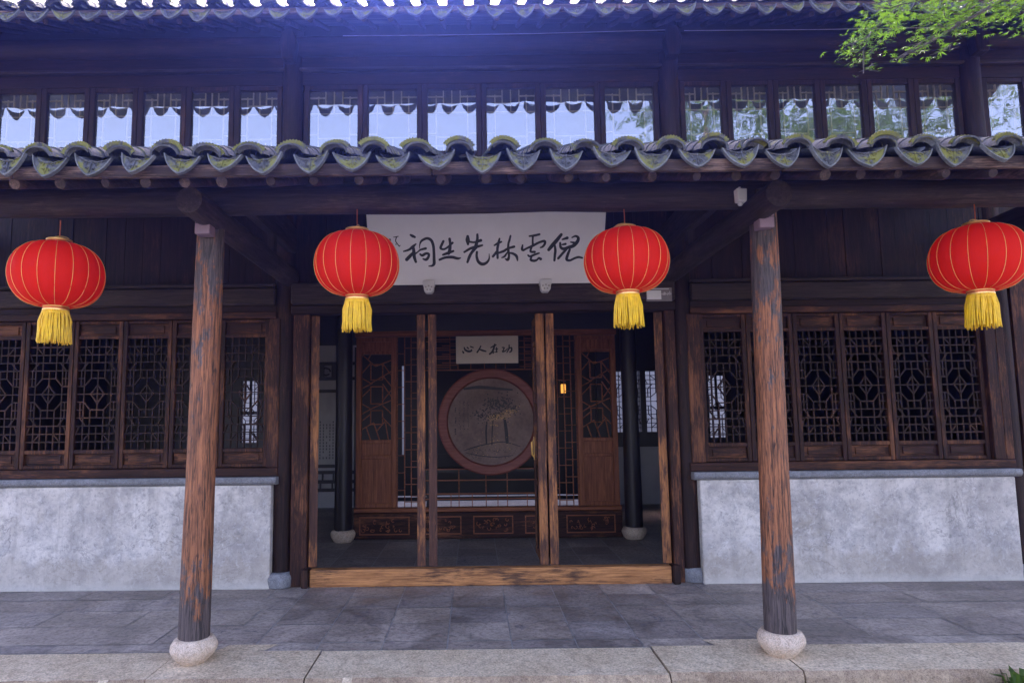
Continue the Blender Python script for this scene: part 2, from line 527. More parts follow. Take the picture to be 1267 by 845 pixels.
# ------------------------------------------------------------------ setting: ground, porch floor, kerb
structure(MB().add([(-30, -30, -.15), (30, -30, -.15), (30, 30, -.15), (-30, 30, -.15)], [(0, 1, 2, 3)]).build('courtyard_ground', M['yard']))

def paved(name, x0, x1, rows, z, seed, centre=None):
    r = random.Random(seed)
    mb = MB()
    for i in range(len(rows) - 1):
        ya, yb = rows[i], rows[i + 1]
        x = x0 - r.random() * .4
        while x < x1:
            w = .47 if (centre and centre[0] <= x + .2 <= centre[1]) else .92 * r.uniform(.8, 1.15)
            if centre and x < centre[0] < x + w + .15: w = centre[0] - x
            xa, xb = max(x, x0), min(x + w, x1)
            if xb - xa > .02:
                g = .0045
                h = z + r.uniform(-.001, .002)
                mb.add([(xa + g, ya + g, h), (xb - g, ya + g, h + r.uniform(-.0015, .0015)), (xb - g, yb - g, h), (xa + g, yb - g, h)], [(0, 1, 2, 3)])
            x += w
    return structure(mb.build(name, M['paver']))
paved('porch_floor', -7, 7, [-1.83, -1.66, -1.24, -.82, -.47, -.16], .004, 3, (-1.72, 1.9))
paved('interior_floor', -7, 7, [-.16, .3, .76, 1.22, 1.68, 2.14, 2.6, 3.06, 3.52, 3.98, 4.44, 4.9, 5.4], .004, 5, (-1.72, 1.9))
structure(MB().box(-7, 7, -1.83, 5.5, -.15, .0005).build('floor_bed', M['mortar']))

kr = random.Random(4)
kjoints = [-7, -5.1, -3.6, -2.22, -1.20, 1.14, 2.0, 3.26, 5.0, 7]
kb = MB()
for a, b in zip(kjoints[:-1], kjoints[1:]):
    dz = kr.uniform(-.006, .006); fy = kr.uniform(-.012, .012)
    n = max(4, int((b - a) / .06))
    sl = kr.uniform(-.04, .04)
    top = []; front = []; low = []; back = []
    for k in range(n + 1):
        x = a + .005 + (b - a - .01) * k / n
        back.append((x, -1.835, .008 + dz))
        top.append((x, -2.30 + fy + kr.uniform(-.008, .008), .004 + dz + kr.uniform(-.003, .002)))
        front.append((x, -2.325 + fy + kr.uniform(-.014, .014), -.03 + dz + kr.uniform(-.012, .006)))
        low.append((x, -2.335 + fy + kr.uniform(-.025, .015), -.149))
    vs = back + top + front + low; m_ = n + 1; fs = []
    for k in range(n):
        for q in range(3): fs.append((q * m_ + k, q * m_ + k + 1, (q + 1) * m_ + k + 1, (q + 1) * m_ + k))
    fs.append((0, m_, 2 * m_, 3 * m_)); fs.append((n, 3 * m_ + n, 2 * m_ + n, m_ + n))
    kb.add(vs, fs)
kerb_o = structure(kb.build('kerb', M['granite']))
kerb_o.data.materials.append(M['granite_rough'])
for q in kerb_o.data.polygons:
    if abs(q.normal.z) < .8: q.material_index = 1
structure(MB().box(-7, 7, -2.29, -1.83, -.15, -.02).build('kerb_bed', M['seam']))
# small tan flags set into the paving behind each front column
structure(MB().add([(-1.97, -1.83, .0085), (-1.62, -1.83, .0085), (-1.55, -1.70, .0085), (-1.9, -1.70, .0085)], [(0, 1, 2, 3)])
          .add([(1.62, -1.83, .0085), (1.95, -1.83, .0085), (2.0, -1.70, .0085), (1.55, -1.70, .0085)], [(0, 1, 2, 3)]).build('pavement_patch', M['granite']))

# ------------------------------------------------------------------ the hall
hall = thing('timber_hall', 'old two storey dark timber hall with grey tiled eaves, lattice windows and an open doorway', 'building')

# --- columns
def column_mb(r0, r1, h, seed):
    r = random.Random(seed)
    ph = [r.random() * 6 for _ in range(4)]
    prof = []
    n = 26
    for i in range(n + 1):
        t = i / n
        prof.append((r0 + (r1 - r0) * t + .0025 * math.sin(t * 9 + ph[0]), t * h))
    def wob(a, z): return 1 + .018 * math.sin(2 * a + z * 1.1 + ph[1]) + .012 * math.sin(3 * a - z * .8 + ph[2]) + .01 * math.sin(7 * a + ph[3])
    return MB().lathe(prof, 32, wob=wob)
def drum_mb(rb, rm, rt, h, seed):
    r = random.Random(seed); ph = r.random() * 6
    prof = [(rb * .9, 0), (rb, h * .06), (rb + (rm - rb) * .35, h * .18), (rb + (rm - rb) * .68, h * .34), (rb + (rm - rb) * .92, h * .50), (rm, h * .62), (rm * .985, h * .74), (rm * .94, h * .85), (rm * .87, h * .94), (rt * .98, h * .99), (rt * .9, h + .003), (rt * .5, h + .004)]
    return MB().lathe(prof, 36, wob=lambda a, z: 1 + .045 * math.sin(2 * a + ph) + .025 * math.sin(3 * a + z * 14 + ph) + .018 * math.sin(5 * a + z * 9))
front_spots = [(-2.035, -2.02), (1.99, -2.02), (-5.25, -2.02), (5.3, -2.02)]
col0 = column_mb(.101, .091, 3.10, 1).build('column', M['column'], hall, (-2.035, -2.02, .155), (0, .012, 0), smooth=True)
drum_mb(.088, .150, .128, .165, 2).build('base_stone', M['base_stone'], col0, (0, 0, -.15), smooth=True)
for i, (x, y) in enumerate(front_spots[1:]): copy_tree(col0, hall, (x, y, .155), (0, -.0155 if x > 0 else .012, 2.1 * (i + 1)))
wallcol = column_mb(.112, .105, 4.2, 5).build('column', M['dark_z'], hall, (-2.04, .02, .13), smooth=True)
drum_mb(.15, .16, .135, .14, 6).build('base_stone', M['coping'], wallcol, (0, -.03, -.128), smooth=True)
for x in (2.06, -5.30, 5.33): copy_tree(wallcol, hall, (x, .02, .13), (0, 0, x))
incol = column_mb(.115, .105, 4.1, 8).build('column', M['black_wood'], hall, (-1.86, 2.2, .15), smooth=True)
drum_mb(.12, .165, .135, .16, 9).build('base_stone', M['base_stone'], incol, (0, 0, -.148), smooth=True)
copy_tree(incol, hall, (2.03, 2.2, .15), (0, 0, 1.3))

# --- porch beams
def log(pts, r, n=20):
    return MB().tube(pts, r, n)
def wavy(p, q, n, amp, seed):
    r = random.Random(seed); p = Vector(p); q = Vector(q)
    return [p.lerp(q, i / n) + Vector((0, r.uniform(-amp, amp), r.uniform(-amp, amp))) for i in range(n + 1)]
log(wavy((-7, -2.02, 3.24), (7, -2.02, 3.24), 30, .006, 2), .105, 20).build('eave_beam', M['beam_x'], hall, smooth=True)
MB().box(-7, 7, -2.075, -1.965, 2.995 + .36, 3.40).build('eave_batten', M['beam_x'], hall)
for x in (-1.97, 1.94, -5.25, 5.3):
    MB().tube([(x, -2.47, 3.10), (x, -2.44, 3.10), (x, -1.2, 3.10), (x * 1.01, .02, 3.10)], [.088, .094, .098, .10], 22).build('cross_beam', M['beam_y'], hall, smooth=True)
    bx_ = MB().prism([(-1.55, 3.36), (-.02, 3.36), (-.02, 3.62), (-.5, 3.64), (-1.2, 3.50)], -.045, .045)
    bx_.v = [(y_ + x * 1.0, x_, z_) for x_, y_, z_ in bx_.v]
    bx_.build('tie_board', M['beam_y'], hall, bevel=.008)
    bx_ = MB().box(x - .03, x + .03, -.75, -.66, 3.19, 3.37)
    bx_.build('strut', M['beam_z'], hall)

# --- plaster dado walls with a stone coping
for xa, xb in ((-5.18, -2.105), (2.125, 5.24)):
    w = MB().box(xa, xb, -.15, .15, 0, 1.0).build('plaster_wall', M['plaster'], hall, bevel=.012, seg=2)
    c = MB().prism([(-.185, 1.024), (-.19, 1.045), (-.175, 1.078), (.17, 1.078), (.17, 1.002), (-.158, 1.002)], xa - .012, xb + .055)
    c.v = [(y_, x_, z_) for x_, y_, z_ in c.v]
    if xb < 0: c.v = [(x_ + (0.0 if x_ > -3 else 0), y_, z_) for x_, y_, z_ in c.v]
    else: c.v = [(x_ - (.05 if x_ < 3 else 0), y_, z_) for x_, y_, z_ in c.v]
    c.build('coping', M['coping'], w, bevel=.004)
    # back of the timber wall resting on the dado
    MB().box(xa - (.07 if xb > 0 else .10), xb + (.045 if xb < 0 else .06), -.108, .06, 1.081, 1.165).build('window_sill', M['frame_x'], hall, bevel=.006)
    MB().box(xa, xb, -.10, .05, 2.668, 2.735).build('window_head', M['frame_x'], hall, bevel=.006)
    MB().box(xa + .01, xb - .01, -.07, .05, 2.738, 2.80).build('head_board', M['dark_x'], hall)
    MB().box(xa + .01, xb - .01, -.125, .05, 2.803, 2.985).build('wall_beam', M['beam_x'], hall, bevel=.015)
    MB().box(xa + .01, xb - .01, -.15, .05, 2.988, 3.02).build('wall_batten', M['beam_x'], hall, bevel=.006)

# --- lattice windows
def lattice_mb(w, h, bw=.0125, d=.02, nx=6, nz=14):
    """square grid with an eight sided figure round a small lozenge in the middle"""
    mb = MB(); cx = w / nx; cz = h / nz; k = [0]
    def P(u, v): return (u * cx, v * cz)
    def seg(a, b):
        k[0] += 1
        mb.bar(P(*a), P(*b), bw * (.92 + .16 * ((k[0] * 37) % 10) / 10), d + .0004 * (k[0] % 7), -.0002 * (k[0] % 5))
    H = nx / 2; V = nz / 2
    for s in (1, -1):
        for v in (6, 5, 4): seg((-H, s * v), (H, s * v))
        for v in (3,): seg((-H, s * v), (-1, s * v)); seg((1, s * v), (H, s * v)); seg((-1, s * v * .995), (1, s * v * .995))
        seg((-2, s * 1), (-H, s * 1)); seg((2, s * 1), (H, s * 1)); seg((-H, s * 2), (-2, s * 2)); seg((2, s * 2), (H, s * 2))
        seg((-2.5, s * 1), (-2.5, s * 3)); seg((2.5, s * 1), (2.5, s * 3))
        seg((-1, s * 2), (1, s * 2))
        for u in (-2, -1, 0, 1, 2):
            seg((u, s * 4), (u, s * 7)) if u in (-1, 1, 0) else seg((u, s * .98), (u, s * 7))
        for u in (-1, 0, 1): seg((u, s * 2), (u, s * 4)) if u else seg((0, s * 1), (0, s * 3))
        for q in (1, -1):
            seg((q * 2, s * 1), (q * 1, s * 2)); seg((q * 2, s * 1), (q * 2, 0))
            seg((q * 1, 0), (0, s * 1.15))
            seg((q * 2.5, s * 3), (q * 1.6, s * 4))
            seg((q * 1, s * 5), (q * 2, s * 6)); seg((q * 3, s * 5.2), (q * 2.5, s * 4))
        seg((0, s * 1), (0, 0.02 * s))
    seg((-H, 0), (-1, 0)); seg((1, 0), (H, 0)); seg((-1, .01), (1, .01))
    return mb
def make_window(w):
    z0, z1 = 1.170, 2.664
    mb = MB(); s = .045; d0, d1 = -.055, -.005
    mb.box(-w / 2 + .003, -w / 2 + s, d0, d1, z0, z1).box(w / 2 - s, w / 2 - .003, d0, d1, z0, z1)
    for a, b in ((z0, z0 + .035), (1.318, 1.358), (2.482, 2.515), (z1 - .03, z1)):
        mb.box(-w / 2 + s, w / 2 - s, d0 + .004, d1, a, b)
    o = mb.build('lattice_window', M['frame_z'], hall, bevel=.004)
    lattice_mb(w - 2 * s, 2.482 - 1.358).build('lattice', M['lattice_x'], o, (0, -.036, (2.482 + 1.358) / 2))
    for a, b in ((z0 + .035, 1.318), (2.515, z1 - .03)):
        pb = MB().box(-w / 2 + s, w / 2 - s, d0 + .03, d1 - .004, a, b)
        c = .045
        pb.prism([(-w / 2 + s + c, a + .02), (w / 2 - s - c, a + .02), (w / 2 - s - c, b - .02), (-w / 2 + s + c, b - .02)], d0 + .018, d0 + .031)
        pb.build('panel_board', M['frame_x'], o, bevel=.003)
    return o
wl = make_window(.50)
wl.location = (-2.43, 0, 0)
for k in range(1, 6): copy_tree(wl, hall, (-2.43 - .50 * k, 0, 0))
wr = make_window(.48)
wr.location = (2.46, 0, 0)
for k in range(1, 6): copy_tree(wr, hall, (2.46 + .48 * k, 0, 0))
for x0, x1 in ((-2.175, -2.06), (-5.26, -5.185), (2.08, 2.215), (5.105, 5.215), (5.215, 5.30)):
    MB().box(x0, x1, -.10, .045, 1.167, 2.665 if abs(x0) < 5.2 else 2.73).build('window_jamb', M['frame_z'], hall, bevel=.006)
MB().box(5.44, 7.0, -.06, .05, 0, 3.4).build('end_boarding', M['frame_z'], hall)

# --- doorway
MB().box(-1.93, -1.765, -.085, .06, .0, 2.705).build('door_jamb', M['frame_z'], hall, bevel=.008)
MB().box(1.865, 1.965, -.085, .06, .0, 2.705).build('door_jamb', M['frame_z'], hall, bevel=.008)
MB().box(-1.955, 1.975, -.10, .06, 2.708, 2.80).build('door_lintel', M['dark_x'], hall, bevel=.01)
MB().box(-1.955, 1.975, -.13, .06, 2.803, 3.03).build('door_lintel', M['beam_x'], hall, bevel=.02)
th = MB().box(-1.725, 1.825, -.12, -.01, .0055, .172).build('threshold', M['sill_wood'], hall, bevel=.012, seg=2)
for xa, xb in ((-1.80, -1.73), (1.83, 1.90)):
    MB().box(xa, xb, -.16, .0, .0055, .185).build('threshold_block', M['dark_z'], hall, bevel=.01)
def make_leaf():
    L = .60; z0, z1 = .178, 2.70; t = .042
    mb = MB()
    mb.box(-t, t, 0, .075, z0, z1).box(-t + .012, t - .012, L - .06, L, z0, z1)
    for a, b in ((z0, z0 + .07), (.92, .97), (1.13, 1.18), (2.40, 2.45), (z1 - .07, z1)):
        mb.box(-t + .014, t - .014, .075, L - .06, a, b)
    o = mb.build('door_leaf', M['post_wood'], hall, bevel=.004)
    la = lattice_mb(.465, 1.22, .012, .02, 4, 10)
    la = MB()
    W0, W1, Z0, Z1 = .075, L - .06, 1.18, 2.40
    for i in range(1, 5): la.box(-.009, .009, W0 + (W1 - W0) * i / 5 - .006, W0 + (W1 - W0) * i / 5 + .006, Z0, Z1)
    for i in range(1, 12): la.box(-.0105, .0105, W0, W1, Z0 + (Z1 - Z0) * i / 12 - .006, Z0 + (Z1 - Z0) * i / 12 + .006)
    la.build('lattice', M['dark_z'], o)
    for a, b in ((z0 + .07, .92), (.97, 1.13), (2.45, z1 - .07)): MB().box(-.014, .014, W0, W1, a, b).build('panel_board', M['dark_z'], o)
    return o
leaf0 = make_leaf()
leaf0.location = (-.633, -.03, 0); leaf0.rotation_euler = (0, 0, R(4))
for x in (-.515, .590, .692, -1.715, 1.808):
    c = copy_tree(leaf0, hall, (x, -.03, 0), (0, 0, R({-.515: 3.0, .590: 0, .692: -1, -1.715: 15, 1.808: -17}[x])))
    if x == .590:
        MB().tube([(-.03, .56, 1.20), (-.055, .555, 1.23), (-.055, .555, 1.36), (-.03, .56, 1.39)], .011, 10).box(-.034, -.028, .535, .58, 1.17, 1.42).build('handle', M['brass'], c, smooth=True)

# --- boarding over the windows and the doorway, porch ceiling
def planks(x0, x1, y, z0, z1, w, seed, t=.03):
    r = random.Random(seed); mb = MB(); x = x0
    while x < x1:
        b = min(x + w * r.uniform(.8, 1.2), x1)
        mb.box(x + .0015, b - .0015, y + r.uniform(-.004, .004), y + t, z0, z1); x = b
    return mb
planks(-7, -2.06, -.03, 3.022, 4.30, .17, 2).build('boarding', M['dark_z'], hall)
planks(2.08, 7, -.03, 3.022, 4.30, .17, 3).build('boarding', M['dark_z'], hall)
planks(-1.93, 1.95, -.03, 3.032, 4.30, .17, 4).build('boarding', M['dark_z'], hall)
MB().box(-7, 7, .06, .12, 3.0, 4.42).build('boarding_back', M['black_wood'], hall)

# --- tiled roofs
def arc_row(mb, x, y0, z0, slope, length, r, up, seed, rise=.05, tile=.13, squash=.8):
    rr = random.Random(seed); n = int(length / tile); seg = 8
    ca = math.atan(slope)
    for i in range(n):
        a = i * tile; b = (i + 1) * tile + .02
        jx = rr.uniform(-.004, .004)
        for (s0, s1) in ((a, b),):
            ring = []
            for s, lift in ((s0, .012), (s1, 0.0)):
                for k in range(seg + 1):
                    th_ = PI * (k / seg)
                    px = math.cos(th_) * r; pz = math.sin(th_) * r * squash
                    if not up: pz = -pz
                    ring.append((x + px + jx, y0 + s * math.cos(ca) - pz * math.sin(ca), z0 + s * math.sin(ca) + (pz + (lift if up else lift * .6)) * math.cos(ca) + rise))
            fs = [(k, k + 1, seg + 2 + k, seg + 1 + k) for k in range(seg)]
            mb.add(ring, fs)
            if up:   # tile end thickness
                inner = []
                for k in range(seg + 1):
                    th_ = PI * (k / seg); rq = r - .014
                    px = math.cos(th_) * rq; pz = math.sin(th_) * rq * squash
                    inner.append((x + px + jx, y0 + s0 * math.cos(ca) - pz * math.sin(ca), z0 + s0 * math.sin(ca) + (pz + .012) * math.cos(ca) + rise))
                mb.add(ring[:seg + 1] + inner, [(k, seg + 1 + k, seg + 2 + k, k + 1) for k in range(seg)])

def drip_parts():
    """hanging eave tile: a curved tongue with a raised rim and carved field"""
    n = 18; W = .108
    top = [(W * (1 - 2 * i / n), .046 * (abs(1 - 2 * i / n) ** 1.8) - .012) for i in range(n + 1)]
    bot = []
    for i in range(1, n):
        t = -1 + 2 * i / n
        a = abs(t)
        bot.append((W * t, .030 - .112 * (1 - a ** 2.7) - .018 * max(0, 1 - a * 2.2)))
    out = top + bot
    cx, cz = 0, -.026
    inn = [((x - cx) * .90 + cx, (z - cz) * .86 + cz) for x, z in out]
    m_ = len(out); mb = MB()
    vs = [(x, -.012, z) for x, z in out] + [(x, -.012, z) for x, z in inn] + [(x, -.003, z) for x, z in inn] + [(x, .012, z) for x, z in out]
    fs = []
    for k in range(m_):
        q = (k + 1) % m_
        fs += [(k, q, m_ + q, m_ + k), (m_ + k, m_ + q, 2 * m_ + q, 2 * m_ + k), (q, k, 3 * m_ + k, 3 * m_ + q)]
    fs.append(tuple(3 * m_ + k for k in range(m_)))
    mb.add(vs, fs)
    fld = MB()
    # carved field: scroll ridges
    fld.add([(x, -.0035, z) for x, z in inn], [tuple(range(m_))])
    r = random.Random(3)
    for q in (-1, 1):
        for (ax, az, rr_) in ((.030, -.020, .014), (.058, .000, .009), (.018, -.052, .010)):
            pts = []
            for k in range(11):
                a = k * .62; rad = rr_ * (1 - k / 14)
                pts.append((q * ax + rad * math.cos(a) * q, -.0055, az + rad * math.sin(a)))
            fld.tube(pts, .0035, 5)
    fld.tube([(0, -.006, .002), (0, -.006, -.075)], .004, 5)
    fld.tube([(-.07, -.0055, .008), (-.03, -.0055, -.004), (0, -.0055, -.002), (.03, -.0055, -.004), (.07, -.0055, .008)], .003, 5)
    return mb, fld
def cap_parts():
    """arched end tile of a ridge row with a scalloped outer edge"""
    n = 26; mb = MB(); r0, r1, r2 = .066, .084, .103
    ring = []
    for k in range(n + 1):
        a = PI * (.11 + .78 * k / n); s = .86
        sc = r2 + (.0055 if k % 2 else -.0045)
        c, q = math.cos(a), math.sin(a) * s
        ring.append([(c * r0, .02, q * r0), (c * r1, .0, q * r1), (c * r1, -.006, q * r1 + .001), (c * sc, -.016, q * sc + .003), (c * sc, .006, q * sc + .006)])
    vs = [p for q in ring for p in q]; fs = []
    for k in range(n):
        for j in range(4): fs.append((k * 5 + j, k * 5 + j + 1, (k + 1) * 5 + j + 1, (k + 1) * 5 + j))
    mb.add(vs, fs)
    return mb

def tiled_eave(name, ye, ze, slope, length, xs, pitch, protos, seed, tile=.13, drop=0.0, fz=(-.062, .015)):
    r = random.Random(seed)
    mb = MB()
    for i, x in enumerate(xs):
        arc_row(mb, x, ye, ze, slope, length, .095, False, seed * 100 + i, rise=.055, tile=tile, squash=.45)
        arc_row(mb, x + pitch / 2, ye + .05, ze, slope, length - .05, .088, True, seed * 200 + i, rise=.075, tile=tile, squash=.7)
    ca = math.cos(math.atan(slope)); sa = math.sin(math.atan(slope))
    x0, x1 = xs[0] - pitch, xs[-1] + pitch
    yb, zb = ye + length * ca, ze + length * sa
    a, b = (ye + .08, ze + .08 * slope - .005), (yb, zb - .005)
    mb.add([(x0, a[0], a[1]), (x1, a[0], a[1]), (x1, b[0], b[1]), (x0, b[0], b[1]), (x0, a[0], a[1] - .03), (x1, a[0], a[1] - .03), (x1, b[0], b[1] - .03), (x0, b[0], b[1] - .03)],
           [(0, 1, 2, 3), (7, 6, 5, 4), (0, 4, 5, 1), (1, 5, 6, 2), (2, 6, 7, 3), (3, 7, 4, 0)])
    roof = mb.build(name, M['tile'], hall, smooth=True)
    bo = MB()
    bo.add([(x0, ye + .06, ze + .06 * slope - .044), (x1, ye + .06, ze + .06 * slope - .044), (x1, yb, zb - .044), (x0, yb, zb - .044),
            (x0, ye + .06, ze + .06 * slope - .060), (x1, ye + .06, ze + .06 * slope - .060), (x1, yb, zb - .060), (x0, yb, zb - .060)],
           [(0, 1, 2, 3), (7, 6, 5, 4), (0, 4, 5, 1), (1, 5, 6, 2), (2, 6, 7, 3), (3, 7, 4, 0)])
    bo.build('roof_boards', M['fascia'], roof)
    fa = MB(); x = x0
    while x < x1:
        xb = min(x1, x + r.uniform(1.6, 2.6)); dz = r.uniform(-.008, .008)
        fa.box(x + .002, xb - .002, ye + .03, ye + .058, ze + fz[0] + dz, ze + fz[1] + dz); x = xb
    fa.build('fascia', M['fascia'], roof, bevel=.006)
    for i, x in enumerate(xs):
        jx = r.uniform(-.012, .012); jz = r.uniform(-.012, .010)
        d = copy_tree(protos[0], roof, (x + jx, ye - .012, ze + .030 - drop + jz), (R(-14 + r.uniform(-9, 9)), R(r.uniform(-8, 8)), R(r.uniform(-9, 9))))
        d.scale = (r.uniform(.92, 1.06), 1, r.uniform(.88, 1.10))
        c = copy_tree(protos[1], roof, (x + pitch / 2 + r.uniform(-.015, .015), ye + .055 + r.uniform(-.02, .02), ze + .086 + r.uniform(-.014, .010)), (R(-10 + r.uniform(-10, 10)), R(r.uniform(-9, 9)), R(r.uniform(-10, 10))))
        c.scale = (r.uniform(.92, 1.05), 1, r.uniform(.86, 1.10))
    return roof

dm, fm = drip_parts()
proto_d = dm.build('drip_tile', M['tile_rim'], None, smooth=True)
fm_v = fm.v
proto_c = cap_parts().build('cap_tile', M['tile_moss'], None, smooth='recalc')
proto_c.data.materials.append(M['tile_rim'])
for q in proto_c.data.polygons:
    if q.index % 4 < 1: q.material_index = 1
# carved field shares the drip tile's mesh as a second material
me = proto_d.data
bmx = bmesh.new(); bmx.from_mesh(me)
tmp = bpy.data.meshes.new("field"); tmp.from_pydata(fm.v, [], fm.f)
nf = len(bmx.faces)
bmx.from_mesh(tmp)
bmx.faces.ensure_lookup_table()
for f in bmx.faces[nf:]: f.material_index = 1; f.smooth = True
bmx.to_mesh(me); bmx.free()
me.materials.append(M['tile_carved'])
bpy.data.meshes.remove(tmp)

PITCH = .2566
xs_low = [-.035 + PITCH * k for k in range(-18, 20)]
low = tiled_eave('lower_roof', -2.9, 3.165, .39, 3.12, xs_low, PITCH, (proto_d, proto_c), 11)
xs_up = [-.10 + PITCH * k for k in range(-24, 25)]
up = tiled_eave('upper_roof', -.85, 5.52, .50, 4.05, xs_up, PITCH, (proto_d, proto_c), 12, drop=.065, fz=(-.03, .03))
for o in (proto_d, proto_c):
    bpy.data.objects.remove(o)
# rear slope of the upper roof and ridge
MB().add([(-7, 2.75, 7.28), (7, 2.75, 7.28), (7, 6.3, 5.45), (-7, 6.3, 5.45), (-7, 2.75, 7.2), (7, 2.75, 7.2), (7, 6.3, 5.37), (-7, 6.3, 5.37)],
         [(0, 1, 2, 3), (7, 6, 5, 4), (0, 4, 5, 1), (1, 5, 6, 2), (2, 6, 7, 3), (3, 7, 4, 0)]).build('rear_slope', M['tile'], up)
# rafters
rr = random.Random(21)
for k in range(-18, 20):
    x = -.035 + PITCH * k + rr.uniform(-.03, .03); e = rr.uniform(-.03, .05)
    MB().tube([(x, -2.83 + e, 3.087 + .39 * e), (x, -2.80 + e, 3.10 + .39 * e), (x, -1.9, 3.10 + .39 * .9), (x + rr.uniform(-.02, .02), .05, 3.10 + .39 * 2.85)], [.030 + rr.uniform(-.006, .004), .040 + rr.uniform(-.006, .004), .042, .042], 11).build('rafter', M['rafter'], low, smooth=True)
for k in range(-24, 25):
    x = -.10 + PITCH * k + rr.uniform(-.02, .02)
    MB().tube([(x, -.72 + rr.uniform(-.02, .02), 5.495), (x, .3, 5.495 + .51)], .028, 10).build('rafter', M['rafter'], up, smooth=True)

# --- upper storey wall
UY = .10
log([(-7, UY - .06, 5.66), (7, UY - .06, 5.66)], .11, 18).build('upper_beam', M['dark_x'], hall, smooth=True)
MB().box(-7, 7, UY - .05, UY + .1, 5.42, 5.56).build('upper_beam', M['dark_x'], hall, bevel=.012)
MB().box(-7, 7, UY - .085, UY + .1, 5.385, 5.417).build('upper_batten', M['beam_x'], hall, bevel=.006)
MB().box(-7, 7, UY - .03, UY + .1, 5.24, 5.382).build('upper_lintel', M['dark_x'], hall, bevel=.008)
MB().box(-7, 7, UY - .04, UY + .1, 4.28, 4.42).build('upper_sill', M['dark_x'], hall, bevel=.008)
MB().box(-7, 7, UY - .02, UY + .1, 5.56, 6.1).build('upper_boarding', M['black_wood'], hall)
ucol = MB().tube([(0, 0, 4.2), (0, 0, 5.9)], .105, 24).build('upper_column', M['dark_z'], hall, (-2.02, UY - .02, 0), smooth=True)
for x in (2.06, -5.38, 5.33): copy_tree(ucol, hall, (x, UY - .02, 0), (0, 0, x))
for x in (-2.02, 2.06, 5.33):
    MB().prism([(-.09, 5.62), (-.06, 5.42), (.06, 5.42), (.09, 5.62), (.06, 5.75), (-.06, 5.75)], UY - .26, UY - .125).build('corbel', M['dark_z'], hall, (x, 0, 0), bevel=.02, seg=2)
def glazed(w):
    z0, z1 = 4.422, 5.238; s = .058
    mb = MB().box(-w / 2 + .002, -w / 2 + s, UY - .035, UY + .02, z0, z1).box(w / 2 - s, w / 2 - .002, UY - .035, UY + .02, z0, z1)
    mb.box(-w / 2 + s, w / 2 - s, UY - .03, UY + .02, z0, z0 + .07).box(-w / 2 + s, w / 2 - s, UY - .03, UY + .02, z1 - .05, z1)
    o = mb.build('glazed_window', M['dark_z'], hall, bevel=.005)
    W = w - 2 * s; a, b = z0 + .07, z1 - .05; H = b - a
    pn = MB().add([(-W / 2, UY + .0, a), (W / 2, UY + .0, a), (W / 2, UY + .0, b), (-W / 2, UY + .0, b)], [(0, 1, 2, 3)]).build('pane', M['glass'], o)
    lt = MB(); k = [0]
    def seg(u0, v0, u1, v1):
        k[0] += 1
        lt.bar((u0 * W / 2, a + v0 * H), (u1 * W / 2, a + v1 * H), .0125, .016 + .0003 * (k[0] % 6), UY + .012 - .0002 * (k[0] % 4))
    for q in (-1, 1):
        seg(q * .65, .92, q * .65, .0); seg(q * 1, .90, q * .35, .90); seg(q * .35, 1, q * .35, .78)
        seg(q * 1, .64, q * .65, .64); seg(q * 1, .30, q * .65, .30); seg(q * .35, .0, q * .35, .18)
        seg(q * 1, .10, q * .35, .10)
    seg(0, 1, 0, .64); seg(-.65, .78, .65, .78); seg(-.65, .64, .65, .64); seg(-.65, .24, .65, .24); seg(0, .24, 0, .0)
    lt.build('lattice', M['tan_lattice'], o)
    return o
def bay(xa, xb, n):
    p = (xb - xa) / n
    o = glazed(p)
    o.location = (xa + p / 2, 0, 0)
    for k in range(1, n): copy_tree(o, hall, (xa + p * (k + .5), 0, 0))
bay(-1.90, 1.945, 6)
bay(-5.265, -2.13, 6)
bay(2.17, 5.22, 6)
bay(5.45, 6.95, 3)
# dark rooms upstairs, hall ceiling, gable walls
MB().box(-7, 7, .2, 5.6, 4.2, 4.26).build('ceiling', M['black_wood'], hall)
MB().box(-7, 7, 2.6, 2.66, 4.26, 6.9).build('upper_partition', M['black_wood'], hall)
for x in (-7.03, 6.97): MB().prism([(.06, -.1), (5.6, -.1), (5.6, 5.7), (2.75, 7.15), (.06, 5.85)], x, x + .06).swapxy().build('gable_wall', M['black_wood'], hall)
# cable stapled along the upper beam
MB().tube([(-1.45, UY - .185, 5.71), (-.6, UY - .185, 5.705), (.6, UY - .185, 5.71), (2.02, UY - .185, 5.735)], .0035, 6).build('cable', M['cable'], hall)
MB().tube([(2.2, UY - .185, 5.725), (3.6, UY - .185, 5.72), (5.2, UY - .185, 5.73)], .0035, 6).build('cable', M['cable'], hall)

# --- rear of the hall
RY = 5.5
rw = MB().box(-3.75, -2.2, RY, RY + .2, 0, 3.0)
rw.build('rear_wall', M['white_wall'], hall)
MB().box(2.55, 4.1, RY, RY + .2, 0, 1.05).build('rear_wall', M['white_wall'], hall)
for q in (-1, 1):
    c_ = -4.28 if q < 0 else 4.46
    MB().box(c_ - .62, c_ - .16, RY, RY + .1, 0, 4.2).box(c_ + .16, c_ + .36, RY, RY + .1, 0, 4.2).box(c_ - .16, c_ + .16, RY, RY + .1, 0, 1.2).box(c_ - .16, c_ + .16, RY, RY + .1, 2.35, 4.2).box(c_ - .16, c_ + .16, RY + .02, RY + .06, 1.72, 1.78).box(c_ - .02, c_ + .02, RY + .02, RY + .06, 1.78, 2.35).build('rear_framing', M['black_wood'], hall)
    lattice_mb(.32, 1.15, .011, .02, 4, 14).build('rear_lattice', M['dark_x'], hall, (c_, RY, 1.775))
for a, b, c_ in ((-7, -4.9, 0), (4.82, 7, 0), (-3.9, -2.2, 3.002)): MB().box(a, b, RY, RY + .1, c_, 4.2).build('rear_boarding', M['black_wood'], hall)
